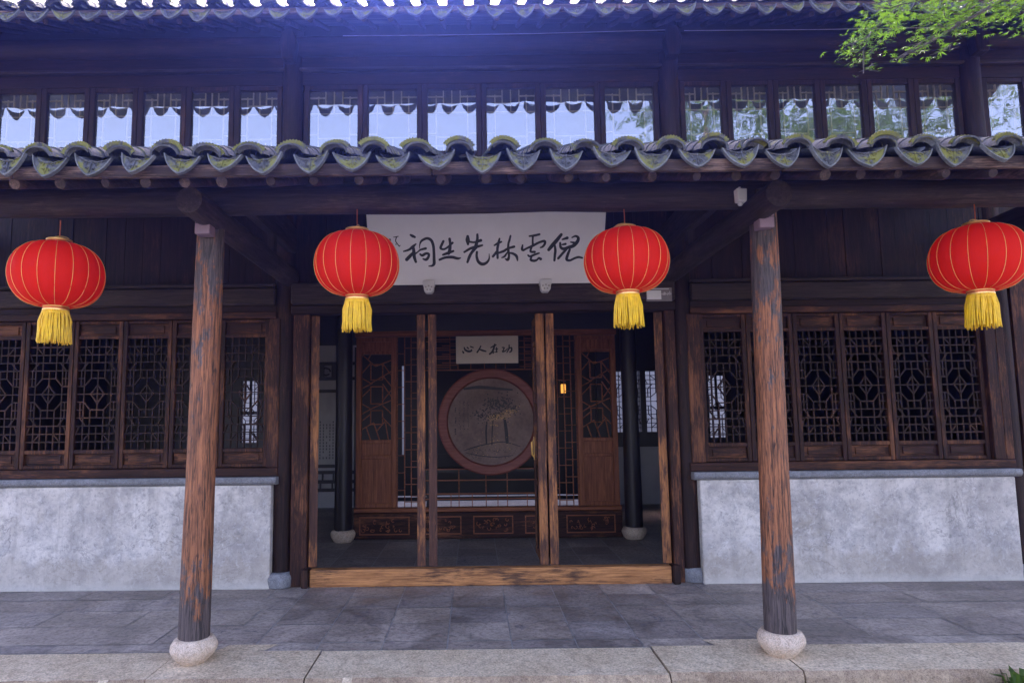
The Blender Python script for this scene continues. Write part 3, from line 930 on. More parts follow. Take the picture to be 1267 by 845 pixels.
MB().box(2.2, 4.1, RY - .05, RY + .15, 2.45, 4.2).box(2.2, 2.55, RY - .05, RY + .15, 0, 2.45).box(2.55, 4.1, RY - .05, RY + .15, 1.05, 1.32).box(3.74, 4.1, RY - .05, RY + .15, 1.32, 2.45).box(3.02, 3.12, RY - .05, RY + .15, 1.32, 2.45).build('rear_framing', M['black_wood'], hall)
lattice_mb(.47, 1.13).build('rear_lattice', M['dark_x'], hall, (2.785, RY, 1.885))
lattice_mb(.60, 1.13).build('rear_lattice', M['dark_x'], hall, (3.42, RY, 1.885))
mbx = MB().box(-2.2, 2.2, RY, RY + .1, .20, .95).box(-2.2, 2.2, RY, RY + .1, 2.6, 4.2).box(-2.2, 2.2, RY + .02, RY + .1, .10, .165)
for x0, x1 in ((-2.2, -1.44), (-1.40, 1.86), (1.90, 2.2)):
    mbx.box(x0, x1, RY + .01, RY + .09, .95, 2.6)
mbx.build('rear_doors', M['black_wood'], hall)

# ------------------------------------------------------------------ garden wall behind, extra unseen height added to block sun through the rear openings
MB().box(-9, 9, 10.5, 10.8, -.15, 7.1).box(-9, 9, 10.42, 10.88, 7.1, 7.25).build('garden_wall', M['white_wall'])
tag(bpy.data.objects['garden_wall'], 'white garden wall seen through the openings at the rear of the hall', 'wall')

# ------------------------------------------------------------------ added blue scattering volume that imitates lens flare glow, not real air
hz = MB().box(-31, 31, -31, 31, -1.2, 9.9).build('flare_veil', M['ink'])
hm = bpy.data.materials.new('flare_veil_volume'); hm.use_nodes = True
ht = hm.node_tree; ht.nodes.clear()
ho = ht.nodes.new("ShaderNodeOutputMaterial"); hv = ht.nodes.new("ShaderNodeVolumePrincipled")
hv.inputs["Color"].default_value = (.12, .19, 1.0, 1)
hv.inputs["Density"].default_value = FLARE_DENSITY
hv.inputs["Anisotropy"].default_value = 0.84
ht.links.new(hv.outputs[0], ho.inputs["Volume"])
hz.data.materials.clear(); hz.data.materials.append(hm)
hz['kind'] = 'stuff'

# ------------------------------------------------------------------ interior screen
SY = 2.35
scr = thing('wooden_screen', 'reddish brown partition screen with carved base panels standing inside the doorway', 'partition', (0, SY, 0))
pl_ = MB().box(-1.74, 1.90, -.06, .06, .012, .36)
pl_.build('plinth', M['frame_x'], scr, bevel=.006)
cv = MB(); cr = random.Random(9)
for a, b in ((-1.66, -.98), (-.78, -.28), (-.12, .42), (.58, 1.02), (1.14, 1.80)):
    cv.box(a, b, -.068, -.060, .07, .085).box(a, b, -.068, -.060, .295, .31).box(a, a + .015, -.068, -.060, .085, .295).box(b - .015, b, -.068, -.060, .085, .295)
    for k in range(int((b - a) * 34)):
        x = cr.uniform(a + .05, b - .05); z = cr.uniform(.12, .26); q = cr.uniform(0, 6); rad = cr.uniform(.015, .035)
        cv.tube([(x + rad * (1 - t / 9) * math.cos(q + t * .7), -.064, z + rad * (1 - t / 9) * math.sin(q + t * .7)) for t in range(7)], .006, 5)
cv.build('carving', M['rose_x'], scr)
MB().box(-1.74, 1.90, -.05, .05, .365, .42).build('bottom_rail', M['rose_x'], scr, bevel=.006)
MB().box(-1.74, 1.90, -.04, .04, 2.76, 2.84).build('top_rail', M['rose_x'], scr, bevel=.006)
MB().box(-1.86, 2.03, -.02, .03, 2.845, 4.2).build('transom', M['black_wood'], scr)
ice = [((0, 1), (.45, .86)), ((.45, .86), (1, .93)), ((.2, .94), (.3, 1)), ((0, .78), (.3, .9)), ((.7, .89), (1, .75)), ((0, .72), (.3, .66)), ((.3, .66), (1, .8)), ((.72, .74), (1, .62)), ((0, .6), (.35, .66)),
       ((0, .5), (.3, .6)), ((.7, .65), (1, .5)), ((.7, .45), (1, .58)), ((0, .42), (.3, .36)), ((.3, .36), (1, .46)), ((0, .3), (.3, .36)), ((.7, .4), (1, .3)), ((0, .22), (.3, .3)), ((.7, .26), (1, .15)), ((0, .12), (.4, .2)), ((.4, .2), (.6, 0)), ((.15, .15), (.3, 0)), ((.5, .1), (.8, .22)), ((.8, .2), (.9, 0)),
       ((.3, .70), (.3, .88)), ((.7, .70), (.7, .88)), ((.3, .88), (.7, .88)), ((.3, .70), (.7, .70)), ((.3, .42), (.3, .62)), ((.7, .42), (.7, .62)), ((.3, .62), (.7, .62)), ((.3, .42), (.7, .42)), ((.3, .18), (.3, .34)), ((.7, .18), (.7, .34)), ((.3, .34), (.7, .34)), ((.3, .18), (.7, .18))]
for xa, xb in ((-1.72, -1.16), (1.33, 1.88)):
    w = xb - xa; z0, z1 = .425, 2.755; s = .075
    mb = MB().box(0, s, -.035, .03, z0, z1).box(w - s, w, -.035, .03, z0, z1)
    for a, b in ((z0, z0 + .06), (1.08, 1.13), (1.29, 1.34), (2.52, 2.56), (z1 - .06, z1)): mb.box(s, w - s, -.03, .03, a, b)
    d = mb.build('panel_door', M['rose_z'], scr, (xa, 0, 0), bevel=.005)
    for a, b in ((z0 + .06, 1.08), (1.13, 1.29), (2.56, z1 - .06)): MB().box(s, w - s, -.012, .012, a, b).build('panel_board', M['rose_z'], d)
    lm = MB()
    for i, (p, q) in enumerate(ice):
        lm.bar((s + p[0] * (w - 2 * s), 1.34 + p[1] * 1.18), (s + q[0] * (w - 2 * s), 1.34 + q[1] * 1.18), .014, .018 + .0003 * (i % 8), -.01 - .0002 * (i % 6))
    lm.build('lattice', M['rose_x'], d)
# fine open lattice between the doors
lm = MB(); k = 0
def seg(x0, z0, x1, z1, w=.014):
    global k; k += 1
    lm.bar((x0, z0), (x1, z1), w, .018 + .0003 * (k % 9), -.009 - .0002 * (k % 7))
for x0, x1 in ((-1.16, -.80), (.95, 1.33)):
    w = x1 - x0
    for q in (.02, .3, .55, .8, .98): seg(x0 + w * q, .42, x0 + w * q, 2.76, .012)
    for i in range(1, 30):
        z = .42 + 2.34 * i / 30; a, b = ((0, .3), (.3, .8), (.55, 1))[i % 3]
        seg(x0 + w * a, z, x0 + w * b, z, .010)
for z in (2.29, .93, .78, .60, .53): seg(-.80, z, .95, z)
for i, q in enumerate((-.79, -.62, -.42, -.31, -.13, .06, .22, .35, .62, .80, .94)):
    seg(q, 2.29, q, 2.76, .011)
    seg(q, .42, q, .93 if i % 2 else .60, .011)
for i in range(14):
    z = 2.33 + .03 * i; seg(-.75 + .11 * (i % 4), z, -.42 + .1 * (i % 3), z, .010); seg(.55 + .08 * (i % 3), z, .92 - .06 * (i % 4), z, .010)
lm.build('lattice', M['rose_x'], scr)

# ------------------------------------------------------------------ round picture
pic = thing('round_picture', 'round picture of trees in a thick red brown frame hanging before the screen', 'picture', (.135, SY - .11, 1.575))
ring = MB(); n = 72
prof = [(.712, .0), (.720, -.03), (.702, -.045), (.606, -.040), (.588, -.02), (.585, .0)]
vs_ = []
for r_, y_ in prof:
    for k2 in range(n):
        a = 2 * PI * k2 / n; vs_.append((r_ * math.cos(a), y_, r_ * math.sin(a)))
fs_ = []
for i in range(len(prof)):
    j = (i + 1) % len(prof)
    for k2 in range(n):
        q = (k2 + 1) % n; fs_.append((i * n + k2, i * n + q, j * n + q, j * n + k2))
ring.add(vs_, fs_); ring.build('frame', wood('picture_frame_wood', 0, (.14, .042, .030), (.22, .075, .055), (.27, .10, .075), .4, .45), pic, smooth=True)
MB().add([(.588 * math.cos(2 * PI * q / n), -.004, .588 * math.sin(2 * PI * q / n)) for q in range(n)], [tuple(range(n))]).build('painting', M['painting'], pic)
pr = random.Random(5)
pd = MB()
def blot(mb, x, z, r_, y):
    mb.add([(x + r_ * math.cos(2 * PI * q / 7) * pr.uniform(.6, 1.2), y, z + r_ * math.sin(2 * PI * q / 7) * pr.uniform(.6, 1.2)) for q in range(7)], [tuple(range(7))])
def pmap(px, py): return ((px - 410) * .00197, -(py - 407) * .00197)
yy = -.0055
for x0, z0, sx, sz, n_ in ((340, 360, 45, 40, 60), (420, 290, 60, 45, 110), (500, 290, 70, 60, 150), (570, 330, 35, 30, 40), (440, 370, 60, 30, 60)):
    for _ in range(n_):
        x, z = pmap(pr.gauss(x0, sx * .55), pr.gauss(z0, sz * .55)); yy -= .000003
        blot(pd, x, z, pr.uniform(.004, .013), yy)
for pts in ([(378, 560, 5), (376, 480, 6), (382, 410, 5)], [(415, 565, 4), (418, 480, 4), (425, 400, 4)], [(520, 550, 11), (515, 470, 12), (505, 390, 9)], [(220, 605, 2), (300, 580, 4), (390, 560, 3), (500, 548, 3), (610, 580, 2)], [(240, 620, 2), (330, 640, 3), (450, 650, 3), (560, 640, 2)],
            [(230, 180, 8), (330, 170, 12), (450, 180, 10), (560, 190, 6)]):
    yy -= .00003; pd.ribbon([(*pmap(a, b), w * .0019) for a, b, w in pts], yy)
for _ in range(130):
    x, z = pmap(pr.uniform(230, 600), pr.uniform(585, 660)); yy -= .000003
    if math.hypot(x, z) < .55: blot(pd, x, z, pr.uniform(.003, .007), yy)
for cx_ in (165, 196, 224, 252):
    py = 270
    while py < (520 if cx_ == 165 else 460):
        if cx_ != 165 or int(py / 38) % 2 == 0:
            a, b = pmap(cx_ + pr.uniform(-3, 3), py); yy -= .00001
            blot(pd, a, b, pr.uniform(.004, .008) if cx_ > 170 else .010, yy)
        py += 11
pd.build('ink_drawing', M['paint_dark'], pic)
pg = MB()
for _ in range(80):
    t = pr.random(); x, z = pmap(385 + t * 205 + pr.gauss(0, 22), 425 - t * 95 + pr.gauss(0, 24)); yy -= .000004
    blot(pg, x, z, pr.uniform(.002, .0055), yy)
for _ in range(45):
    x, z = pmap(pr.choice((450, 515, 330, 420)) + pr.gauss(0, 22), pr.uniform(480, 660)); yy -= .000004
    if math.hypot(x, z) < .55: blot(pg, x, z, pr.uniform(.002, .005), yy)
pg.build('gold_specks', M['paint_gold'], pic)

# ------------------------------------------------------------------ writing
def strokes(ox, oy, sc, lst):
    return [[(ox + x / sc, oy + y / sc, w / sc) for x, y, w in s] for s in lst]
big = strokes(492, 280, 15.36, [
    [(222, 158, 20), (260, 178, 27), (300, 196, 22)],
    [(75, 450, 15), (180, 420, 22), (250, 370, 28), (315, 320, 14)],
    [(265, 385, 26), (270, 480, 34), (275, 560, 31), (300, 645, 24)],
    [(270, 465, 22), (200, 530, 32), (125, 600, 34)],
    [(290, 500, 18), (350, 460, 13), (400, 425, 18), (500, 402, 25)],
    [(382, 400, 7), (390, 330, 12), (430, 262, 22), (530, 222, 25), (610, 255, 28), (648, 350, 27), (656, 480, 27), (655, 600, 29), (652, 680, 30), (615, 718, 22), (550, 725, 12)],
    [(390, 505, 18), (430, 528, 26), (500, 494, 25), (555, 505, 24), (545, 560, 25), (500, 605, 27), (445, 592, 16)],
    [(845, 275, 23), (810, 340, 25), (788, 400, 24), (850, 420, 20), (930, 380, 20), (1020, 305, 22)],
    [(965, 235, 26), (975, 330, 26), (965, 420, 31), (940, 500, 28)],
    [(830, 520, 20), (920, 492, 28), (1030, 455, 22)],
    [(762, 610, 22), (870, 572, 26), (1000, 565, 29), (1110, 590, 26), (1168, 580, 12)]])
big += strokes(565, 280, 15.36, [
    [(190, 195, 28), (190, 260, 42), (195, 335, 22)],
    [(230, 292, 20), (320, 300, 19), (440, 268, 30)],
    [(375, 162, 22), (375, 250, 27), (345, 370, 34)],
    [(122, 475, 20), (240, 412, 25), (350, 385, 29), (470, 356, 18)],
    [(340, 400, 32), (260, 490, 27), (215, 570, 29), (180, 660, 22)],
    [(365, 475, 22), (360, 560, 25), (390, 650, 29), (460, 698, 32), (540, 680, 27), (598, 610, 18), (600, 510, 6)],
    [(800, 240, 17), (780, 320, 26), (760, 430, 25), (765, 590, 22)],
    [(702, 360, 16), (770, 322, 23), (835, 297, 18)],
    [(750, 475, 26), (675, 560, 24)],
    [(770, 500, 20), (880, 466, 25), (960, 420, 22), (1080, 387, 25)],
    [(1010, 192, 18), (990, 270, 21), (970, 340, 21), (970, 450, 25), (985, 560, 22), (960, 622, 30), (915, 606, 12)],
    [(950, 490, 14), (900, 560, 21), (845, 585, 12)],
    [(980, 500, 16), (1060, 512, 23), (1130, 560, 27), (1150, 640, 14)]])
big += strokes(640, 280, 14.08, [
    [(202, 185, 16), (290, 175, 21), (375, 157, 20)],
    [(262, 190, 19), (260, 260, 17), (265, 330, 21)],
    [(85, 330, 14), (76, 390, 23), (98, 415, 20), (160, 385, 19), (260, 345, 23), (370, 292, 21), (465, 268, 23), (475, 312, 22), (440, 360, 19), (400, 375, 13)],
    [(240, 370, 20), (228, 438, 19), (300, 446, 22)],
    [(185, 500, 16), (220, 520, 19), (300, 490, 21), (380, 466, 14)],
    [(250, 520, 16), (234, 578, 22), (300, 594, 23), (350, 575, 18), (375, 548, 18), (410, 565, 26)],
    [(758, 165, 26), (690, 250, 33), (610, 340, 35), (548, 412, 28)],
    [(650, 335, 18), (665, 420, 23), (660, 500, 23), (655, 592, 20)],
    [(782, 245, 14), (865, 221, 27)],
    [(745, 302, 18), (757, 370, 23), (810, 400, 27), (900, 375, 29), (980, 350, 33), (1046, 285, 31), (1060, 222, 25), (1010, 192, 19), (950, 215, 12)],
    [(782, 330, 14), (840, 320, 21)], [(930, 290, 12), (990, 300, 20)],
    [(870, 392, 24), (800, 470, 23), (722, 558, 22)],
    [(920, 412, 20), (890, 490, 25), (872, 575, 25), (930, 594, 21), (1010, 560, 21), (1080, 541, 21), (1148, 555, 17)]])
sig = strokes(455, 280, 21.12, [
    [(425, 435, 10), (480, 370, 14), (540, 310, 14), (560, 350, 8)], [(420, 370, 7), (500, 400, 11), (600, 425, 13)],
    [(632, 265, 8), (700, 258, 12), (760, 245, 11)], [(715, 262, 13), (685, 350, 13), (720, 420, 13), (778, 488, 13), (800, 460, 6)], [(690, 435, 13), (688, 455, 8)],
    [(570, 500, 14), (620, 520, 15), (600, 560, 15), (660, 590, 13), (700, 650, 10)], [(600, 620, 9), (660, 650, 11), (690, 720, 9)], [(640, 700, 8), (720, 700, 11)]])
small = strokes(560, 410, 14.4, [
    [(192, 332, 12), (205, 355, 17)], [(220, 265, 12), (240, 308, 17), (300, 333, 20), (350, 320, 15), (345, 300, 8)], [(275, 265, 14), (300, 285, 9)], [(330, 247, 11), (380, 265, 11)],
    [(515, 240, 11), (490, 290, 13), (450, 350, 15)], [(490, 297, 12), (550, 320, 17), (605, 336, 12)],
    [(690, 272, 9), (750, 240, 14), (790, 222, 9)], [(765, 212, 13), (750, 270, 16), (720, 340, 18), (672, 385, 16)], [(737, 300, 12), (737, 368, 12)], [(768, 302, 8), (815, 295, 9)], [(795, 270, 11), (796, 350, 13)], [(760, 352, 8), (805, 345, 9)],
    [(895, 270, 9), (930, 275, 13), (918, 310, 11), (903, 345, 14), (950, 330, 11), (990, 290, 8)], [(1020, 227, 11), (1015, 290, 13), (978, 358, 10)], [(1010, 292, 10), (1060, 275, 13), (1060, 330, 15), (1030, 355, 12)]])

# sign board leaning forward above the doorway
SW, SH = 2.335, .72
sign = thing('sign_board', 'long white sign board with large black brush writing leaning out above the doorway', 'sign', (.045, -.165, 2.985), (R(27), 0, 0))
MB().box(-SW / 2, SW / 2, -.012, .018, 0, SH).build('board', M['white_board'], sign, bevel=.004)
wm = MB(); yq = -.0135
for s in big + sig:
    yq -= .00008
    wm.ribbon([((x - 600.5) / 295 * SW, (350 - y) / 84.5 * SH, w / 295 * SW) for x, y, w in s], yq)
wm.build('lettering', M['ink'], sign)
# white carved supports below it
for i, (x, lab) in enumerate(((-.535, 'small white carved bracket under the sign board, beside the lantern on the left'), (.64, 'small white carved bracket under the sign board, beside the lantern on the right'))):
    b = MB().prism([(-.060, .075), (-.060, .03), (-.052, .03), (-.048, -.02), (-.030, -.045), (.030, -.045), (.048, -.02), (.052, .03), (.060, .03), (.060, .075)], -.06, .05)
    bo = b.build('sign_bracket', M['white_paint'], None, (x, -.185, 2.935), bevel=.006)
    q = MB()
    for xx, zz in ((-.03, .01), (.0, .02), (.03, .01), (-.015, -.018), (.015, -.018)): q.tube([(xx, -.066, zz), (xx, -.0585, zz)], .009, 8)
    q.build('carving', M['paper'], bo)
    tag(bo, lab, 'bracket', 'brackets under the sign board')

small_sign = thing('small_sign', 'small cream sign with four black brush characters above the round picture', 'sign', (.095, SY - .16, 2.365), (R(8), 0, 0))
MB().box(-.425, .425, -.012, .012, 0, .375).build('board', M['cream_board'], small_sign, bevel=.003)
wm = MB(); yq = -.0135
for s in small:
    yq -= .00008
    wm.ribbon([((x - 603.5) / 77 * .85, (448.3 - y) / 34 * .375, w / 77 * .85) for x, y, w in s], yq)
wm.build('lettering', M['ink'], small_sign)

# ------------------------------------------------------------------ lanterns
def make_lantern():
    root = thing('red_lantern', '', 'lantern')
    A, H = .302, .228
    NR = 18
    def prof(t):   # t -1..1 from bottom to top
        z = H * math.sin(t * PI / 2 * .985)
        c = math.cos(t * PI / 2)
        r = .075 + (A - .075) * (max(c, 0) ** .80)
        return r, z
    P = [prof(-1 + 2 * i / 36) for i in range(37)]
    n = NR * 6
    mb = MB().lathe(P, n, caps=False, wob=lambda a, z: 1 - .010 * (abs(math.cos(a * NR / 2)) ** 6))
    mb.build('lantern_shade', M['red'], root, smooth=True)
    ribs = MB()
    for k2 in range(NR):
        a = 2 * PI * (k2 + .5) / NR + PI / NR
        if k2 % 1 == 0:
            ribs.tube([((r + .0012) * math.cos(a), (r + .0012) * math.sin(a), z) for r, z in P[1:-1]], .0014, 5)
    ribs.build('ribs', M['gold_thread'], root, smooth=True)
    for nm, z, s in (('top_cap', H - .008, 1), ('bottom_cap', -H + .008, -1)):
        pr_ = [(.076, 0), (.083, .004), (.083, .014), (.077, .017), (.077, .026), (.083, .029), (.083, .038), (.076, .042), (.062, .044)]
        MB().lathe([(r, z + s * q) for r, q in (pr_ if s > 0 else pr_)], 32).build(nm, M['gold'], root, smooth='recalc')
        MB().lathe([(.0775, z + s * .0165), (.0795, z + s * .019), (.0795, z + s * .0245), (.0775, z + s * .027)], 32).build('red_band', M['cap_red'], root, smooth='recalc')
    ta = MB(); r = random.Random(3)
    for ringr, cnt in ((.092, 74), (.078, 40)):
        for k2 in range(cnt):
            a = 2 * PI * k2 / cnt + r.uniform(-.03, .03); L = r.uniform(.212, .240)
            z0 = -H - .030; ca, sa = math.cos(a), math.sin(a)
            w1 = r.uniform(-.006, .006); w2 = r.uniform(-.008, .008)
            ta.tube([(ringr * .86 * ca, ringr * .86 * sa, z0), ((ringr + .003) * ca + w1, (ringr + .003) * sa + w1, z0 - L * .35), ((ringr + .006) * ca + w2, (ringr + .006) * sa, z0 - L * .75), ((ringr + .008) * ca + w2 * 1.4, (ringr + .008) * sa + w1, z0 - L)], [.0035, .0042, .0042, .0030], 5)
    ta.lathe([(.076, -H - .034), (.084, -H - .040), (.0845, -H - .052), (.078, -H - .058)], 32)
    ta.build('tassel', M['tassel'], root, smooth=True)
    MB().tube([(0, 0, H + .02), (.002, 0, H + .12), (0, 0, 3.15 - 2.745)], .004, 6).build('cord', M['cap_red'], root)
    MB().tube([(.07 * math.cos(t * PI / 8), 0, H + .03 + .028 * math.sin(t * PI / 8)) for t in range(9)], .004, 6).build('wire_bail', M['gold'], root)
    return root
lan = make_lantern()
lan.location = (-3.08, -2.06, 2.695)
lan['label'] = 'red lantern hanging in front of the left lattice windows'
lan['group'] = 'red lanterns under the eave'
spots = [((-.926, -2.06, 2.752), 'red lantern covering the left end of the white sign board'), ((1.012, -2.06, 2.752), 'red lantern covering the right end of the white sign board'), ((3.545, -2.06, 2.738), 'red lantern hanging in front of the right lattice windows')]
for i, (p, lab) in enumerate(spots):
    c = copy_tree(lan, None, p, (R(rnd.uniform(-2, 2)), R(rnd.uniform(-3, 3)), rnd.uniform(0, 3)))
    c.scale = (rnd.uniform(.98, 1.02), rnd.uniform(.98, 1.02), rnd.uniform(.97, 1.02))
    c['label'] = lab

# ------------------------------------------------------------------ small fittings on the porch
for x, lab in ((-2.015, 'small square mauve box at the top of the front column on the left'), (1.94, 'small square mauve box at the top of the front column on the right')):
    b = MB().box(-.052, .052, -.05, .05, -.055, .055).build('mauve_box', M['mauve'], None, (x + .03, -2.165, 3.0), bevel=.004)
    MB().box(-.053, .053, -.0515, -.0495, .020, .0235).build('seam', M['seam'], b)
    tag(b, lab, 'box', 'mauve boxes on the front columns')
al = thing('white_lamp', 'small white wall lamp fixed to the eave beam beside the right front column', 'lamp', (1.815, -2.155, 3.19))
MB().prism([(-.034, .05), (-.030, -.045), (.034, -.05), (.038, .045)], -.04, .03).build('housing', M['white_paint'], al, bevel=.008, seg=2)
MB().lathe([(.012, -.07), (.018, -.062), (.018, -.05)], 14).build('sensor', M['white_paint'], al, smooth=True)
MB().lathe([(.008, .05), (.008, .066)], 10).build('stem', M['white_paint'], al)
lp = thing('label_plate', 'small grey plate with a white sticker on the lintel right of the doorway', 'plate', (1.80, -.138, 2.855))
MB().box(-.13, .13, -.010, .006, -.065, .075).build('plate', M['grey_plate'], lp, bevel=.003)
MB().box(-.125, .02, -.0125, -.0102, -.045, .045).build('sticker', M['white_paint'], lp)
q = MB(); r = random.Random(8)
q.box(-.13, .10, -.0125, -.0102, .058, .066)
x = -.05
for i in range(9):
    q.box(.025 + i * .0115, .025 + i * .0115 + r.uniform(.004, .008), -.0125, -.0102, .0 + r.uniform(-.004, .004), .022 + r.uniform(-.008, .014))
q.build('printing', M['plate_line'], lp)

# ------------------------------------------------------------------ things inside the hall
sc_ = thing('hanging_scroll', 'pale framed panel of faint writing on the rear wall left of the screen', 'wall panel', (-3.0, RY - .03, 1.45))
MB().box(-.50, .50, -.012, .01, -.66, .66).build('paper', M['paper'], sc_)
fr = MB().box(-.56, -.50, -.03, .012, -.72, .72).box(.50, .56, -.03, .012, -.72, .72).box(-.50, .50, -.03, .012, .66, .72).box(-.50, .50, -.03, .012, -.72, -.66)
fr.build('frame', M['black_wood'], sc_)
q = MB()
for i in range(15):
    for j in range(13):
        if r.random() < .85: q.box(-.44 + i * .06, -.44 + i * .06 + .022, -.0145, -.0125, -.56 + j * .055, -.56 + j * .055 + .035)
q.build('writing', M['faint_ink'], sc_)
fw = thing('fretwork_rack', 'black openwork wooden rack around the pale panel on the rear wall', 'rack', (-3.0, RY - .08, 0))
q = MB()
for z in (2.34, 2.62, .62, .45, .30): q.box(-.75, .75, -.02, .02, z, z + .06)
for x in (-.75, .69): q.box(x, x + .06, -.02, .02, .01, 2.95)
for i in range(6):
    q.box(-.6 + i * .22, -.57 + i * .22, -.015, .015, .36, .45); q.box(-.5 + i * .2, -.47 + i * .2, -.015, .015, .51, .62); q.box(-.62 + i * .22, -.54 + i * .22, -.015, .015, 2.40, 2.62)
for q0 in (-.15, .15): q.tube([(q0 + .09 * math.cos(t * .8), 0, 2.50 + .07 * math.sin(t * .8)) for t in range(8)], .016, 6)
q.build('fretwork', M['black_wood'], fw)
il = thing('amber_lamp', 'small glowing amber lantern in the dark behind the screen', 'lamp', (1.43, 4.4, 2.0))
MB().box(-.04, .04, -.04, .04, .02, .17).build('lamp_glass', M['lamp'], il)
q = MB()
for sx in (-1, 1):
    for sy in (-1, 1): q.box(sx * .052 - .007, sx * .052 + .007, sy * .052 - .007, sy * .052 + .007, -.02, .22)
q.box(-.06, .06, -.06, .06, .22, .24).box(-.06, .06, -.06, .06, -.035, -.02).tube([(0, 0, .24), (0, 0, 2.2)], .005, 6)
q.build('lamp_frame', M['black_wood'], il)
tb = thing('side_table', 'dark table standing behind the screen', 'table', (.1, 3.6, 0))
MB().box(-1.0, 1.0, -.25, .25, .80, .84).build('tabletop', M['black_wood'], tb)
for sx in (-.9, .9):
    for sy in (-.2, .2): MB().box(sx - .03, sx + .03, sy - .03, sy + .03, .005, .80).build('leg', M['black_wood'], tb)

# ------------------------------------------------------------------ maple tree and weed
tree = thing('maple_tree', 'bright green maple whose leafy branch tips hang in front of the upper eave', 'tree', (5.2, -5.4, -.15))
T = Vector((5.2, -5.4, -.15))
tr = MB()
tr.tube([(0, 0, 0), (.05, .05, .8), (-.1, .1, 1.8), (-.25, .2, 2.9), (-.4, .3, 3.9)], [.17, .13, .115, .10, .08], 14)
limbs = []
def limb(pts, r0, r1):
    n = len(pts)
    tr.tube(pts, [r0 + (r1 - r0) * i / (n - 1) for i in range(n)], 8)
    limbs.append([Vector(p) for p in pts])
W = lambda x, y, z: tuple(Vector((x, y, z)) - T)
limb([W(4.95, -5.2, 2.75), W(4.3, -4.6, 3.5), W(3.6, -4.0, 3.82), W(2.95, -3.62, 3.84), W(2.35, -3.52, 3.74)], .07, .010)
limb([W(2.95, -3.62, 3.84), W(2.6, -3.55, 3.72), W(2.38, -3.52, 3.60), W(2.22, -3.5, 3.51), W(2.08, -3.5, 3.44)], .012, .003)
limb([W(2.95, -3.62, 3.84), W(2.7, -3.2, 4.05), W(2.58, -2.85, 4.16), W(2.46, -2.73, 4.06), W(2.41, -2.72, 3.94), W(2.40, -2.72, 3.79)], .011, .003)
limb([W(4.8, -5.1, 3.75), W(4.4, -4.7, 5.0), W(4.2, -4.6, 6.2), W(4.3, -4.7, 7.4)], .075, .02)
limb([W(4.8, -5.1, 3.75), W(5.6, -5.4, 4.8), W(6.1, -5.6, 6.0), W(6.3, -5.7, 7.0)], .07, .02)
limb([W(3.6, -4.0, 3.9), W(3.4, -3.6, 4.1), W(3.1, -3.2, 4.15)], .03, .008)
tr.build('trunk', M['bark'], tree, smooth=True)
lr = random.Random(17)
lv = MB(); tr2 = MB()
def maple_leaf(c, size, nrm, ang):
    nrm = nrm.normalized()
    a = nrm.cross(Vector((0, 0, 1)) if abs(nrm.z) < .95 else Vector((1, 0, 0))).normalized(); b = nrm.cross(a)
    vs = [c]; fs = []
    lobes = ((-1.25, .62), (-.62, .88), (0, 1.0), (.62, .88), (1.25, .62))
    out = []
    for i, (th_, L) in enumerate(lobes):
        for dt, l in ((-.20, .40), (0, 1.0), (.20, .40)):
            q = ang + th_ + dt; rr_ = size * L * l
            p = c + a * math.cos(q) * rr_ + b * math.sin(q) * rr_ - nrm * (.18 * rr_ * l)
            out.append(p)
    vs += out
    for i in range(5):
        fs += [(0, 1 + 3 * i, 2 + 3 * i, 3 + 3 * i)]
    lv.add(vs, fs)
def spray(c, rx, ry, rz, n, size, down=.15):
    if size < .05:
        for _ in range(3):
            d = Vector((lr.uniform(-1, 1) * rx, lr.uniform(-.6, .6) * ry, lr.uniform(-.8, .2) * rz))
            tr2.tube([Vector(c) + Vector((.04, -.02, .03)), Vector(c) + d * .5, Vector(c) + d * 1.1], [.0035, .0025, .0012], 5)
    for _ in range(n):
        d = Vector((lr.gauss(0, .5) * rx, lr.gauss(0, .5) * ry, lr.gauss(0, .5) * rz))
        nrm = Vector((lr.gauss(0, .45), lr.gauss(-.25, .45), 1))
        maple_leaf(Vector(c) + d, size * lr.uniform(.5, 1.35), nrm, lr.uniform(0, 6.28))
S = .032
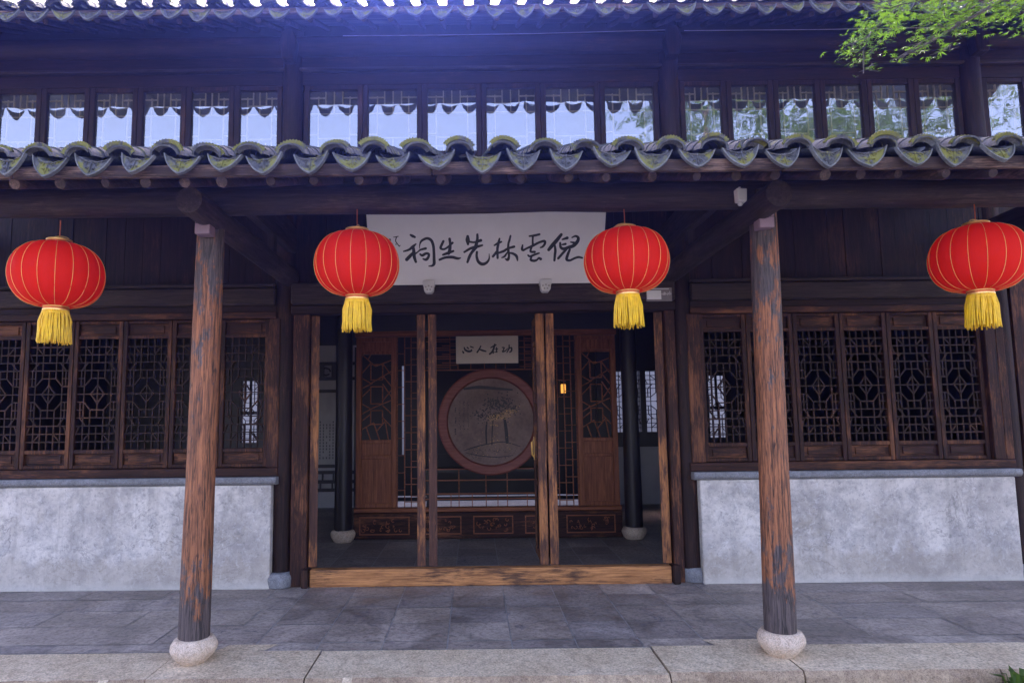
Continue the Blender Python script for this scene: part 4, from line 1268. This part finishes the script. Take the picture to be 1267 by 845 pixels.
# hanging spray on the left, bright spray in the middle, mass along the top
for p, rx, rz, n in (((2.46, -2.72, 4.10), .11, .08, 110), ((2.40, -2.72, 4.00), .11, .07, 90), ((2.42, -2.72, 3.91), .09, .05, 50), ((2.29, -2.72, 3.935), .08, .04, 22), ((2.41, -2.72, 3.81), .03, .06, 10),
                     ((2.55, -2.75, 4.18), .11, .08, 80), ((2.58, -2.74, 4.05), .10, .07, 50), ((2.10, -3.50, 3.45), .05, .022, 16), ((2.16, -3.50, 3.49), .06, .025, 24), ((2.24, -3.50, 3.53), .08, .03, 34), ((2.34, -3.52, 3.58), .09, .035, 44), ((2.30, -3.50, 3.47), .05, .02, 14)):
    spray(Vector(p) - T, rx, .12, rz, n, S)
for p, rx, rz, n in (((2.10, -3.5, 3.70), .16, .07, 130), ((2.28, -3.5, 3.68), .16, .08, 150), ((2.45, -3.5, 3.68), .16, .06, 150), ((2.62, -3.5, 3.68), .18, .05, 170), ((2.80, -3.5, 3.70), .18, .06, 170), ((2.55, -3.5, 3.78), .3, .06, 200),
                     ((3.0, -3.55, 3.76), .25, .08, 160), ((3.3, -3.75, 3.85), .25, .1, 160), ((2.2, -3.5, 3.80), .2, .06, 120), ((3.6, -4.0, 4.0), .4, .12, 200)):
    spray(Vector(p) - T, rx, .18, rz, n, S)
for _ in range(150):
    p = Vector((lr.uniform(3.6, 9.6), lr.uniform(-7.4, -3.7), lr.uniform(5.8, 9.2)))
    spray(p - T, .85, .85, .25, 60, .15)
lv.build('crown', M['maple'], tree)
tr2.build('twigs', M['bark'], tree)

weed = thing('weed', 'small green leafy weed growing at the foot of the kerb stones', 'plant', (3.24, -2.45, -.148))
wv = MB(); r = random.Random(2)
for _ in range(60):
    a = r.uniform(0, 6.28); L = r.uniform(.05, .17); h = r.uniform(.04, .20); w = r.uniform(.008, .018)
    d = Vector((math.cos(a), math.sin(a), 0)); sd_ = Vector((-d.y, d.x, 0)) * w
    p1 = d * L * .5 + Vector((0, 0, h)); p2 = d * L + Vector((0, 0, h * r.uniform(.7, 1.15)))
    p0 = d * .02
    wv.add([p0, p1 + sd_, p2, p1 - sd_], [(0, 1, 2, 3)])
wv.build('leaves', M['weed'], weed)
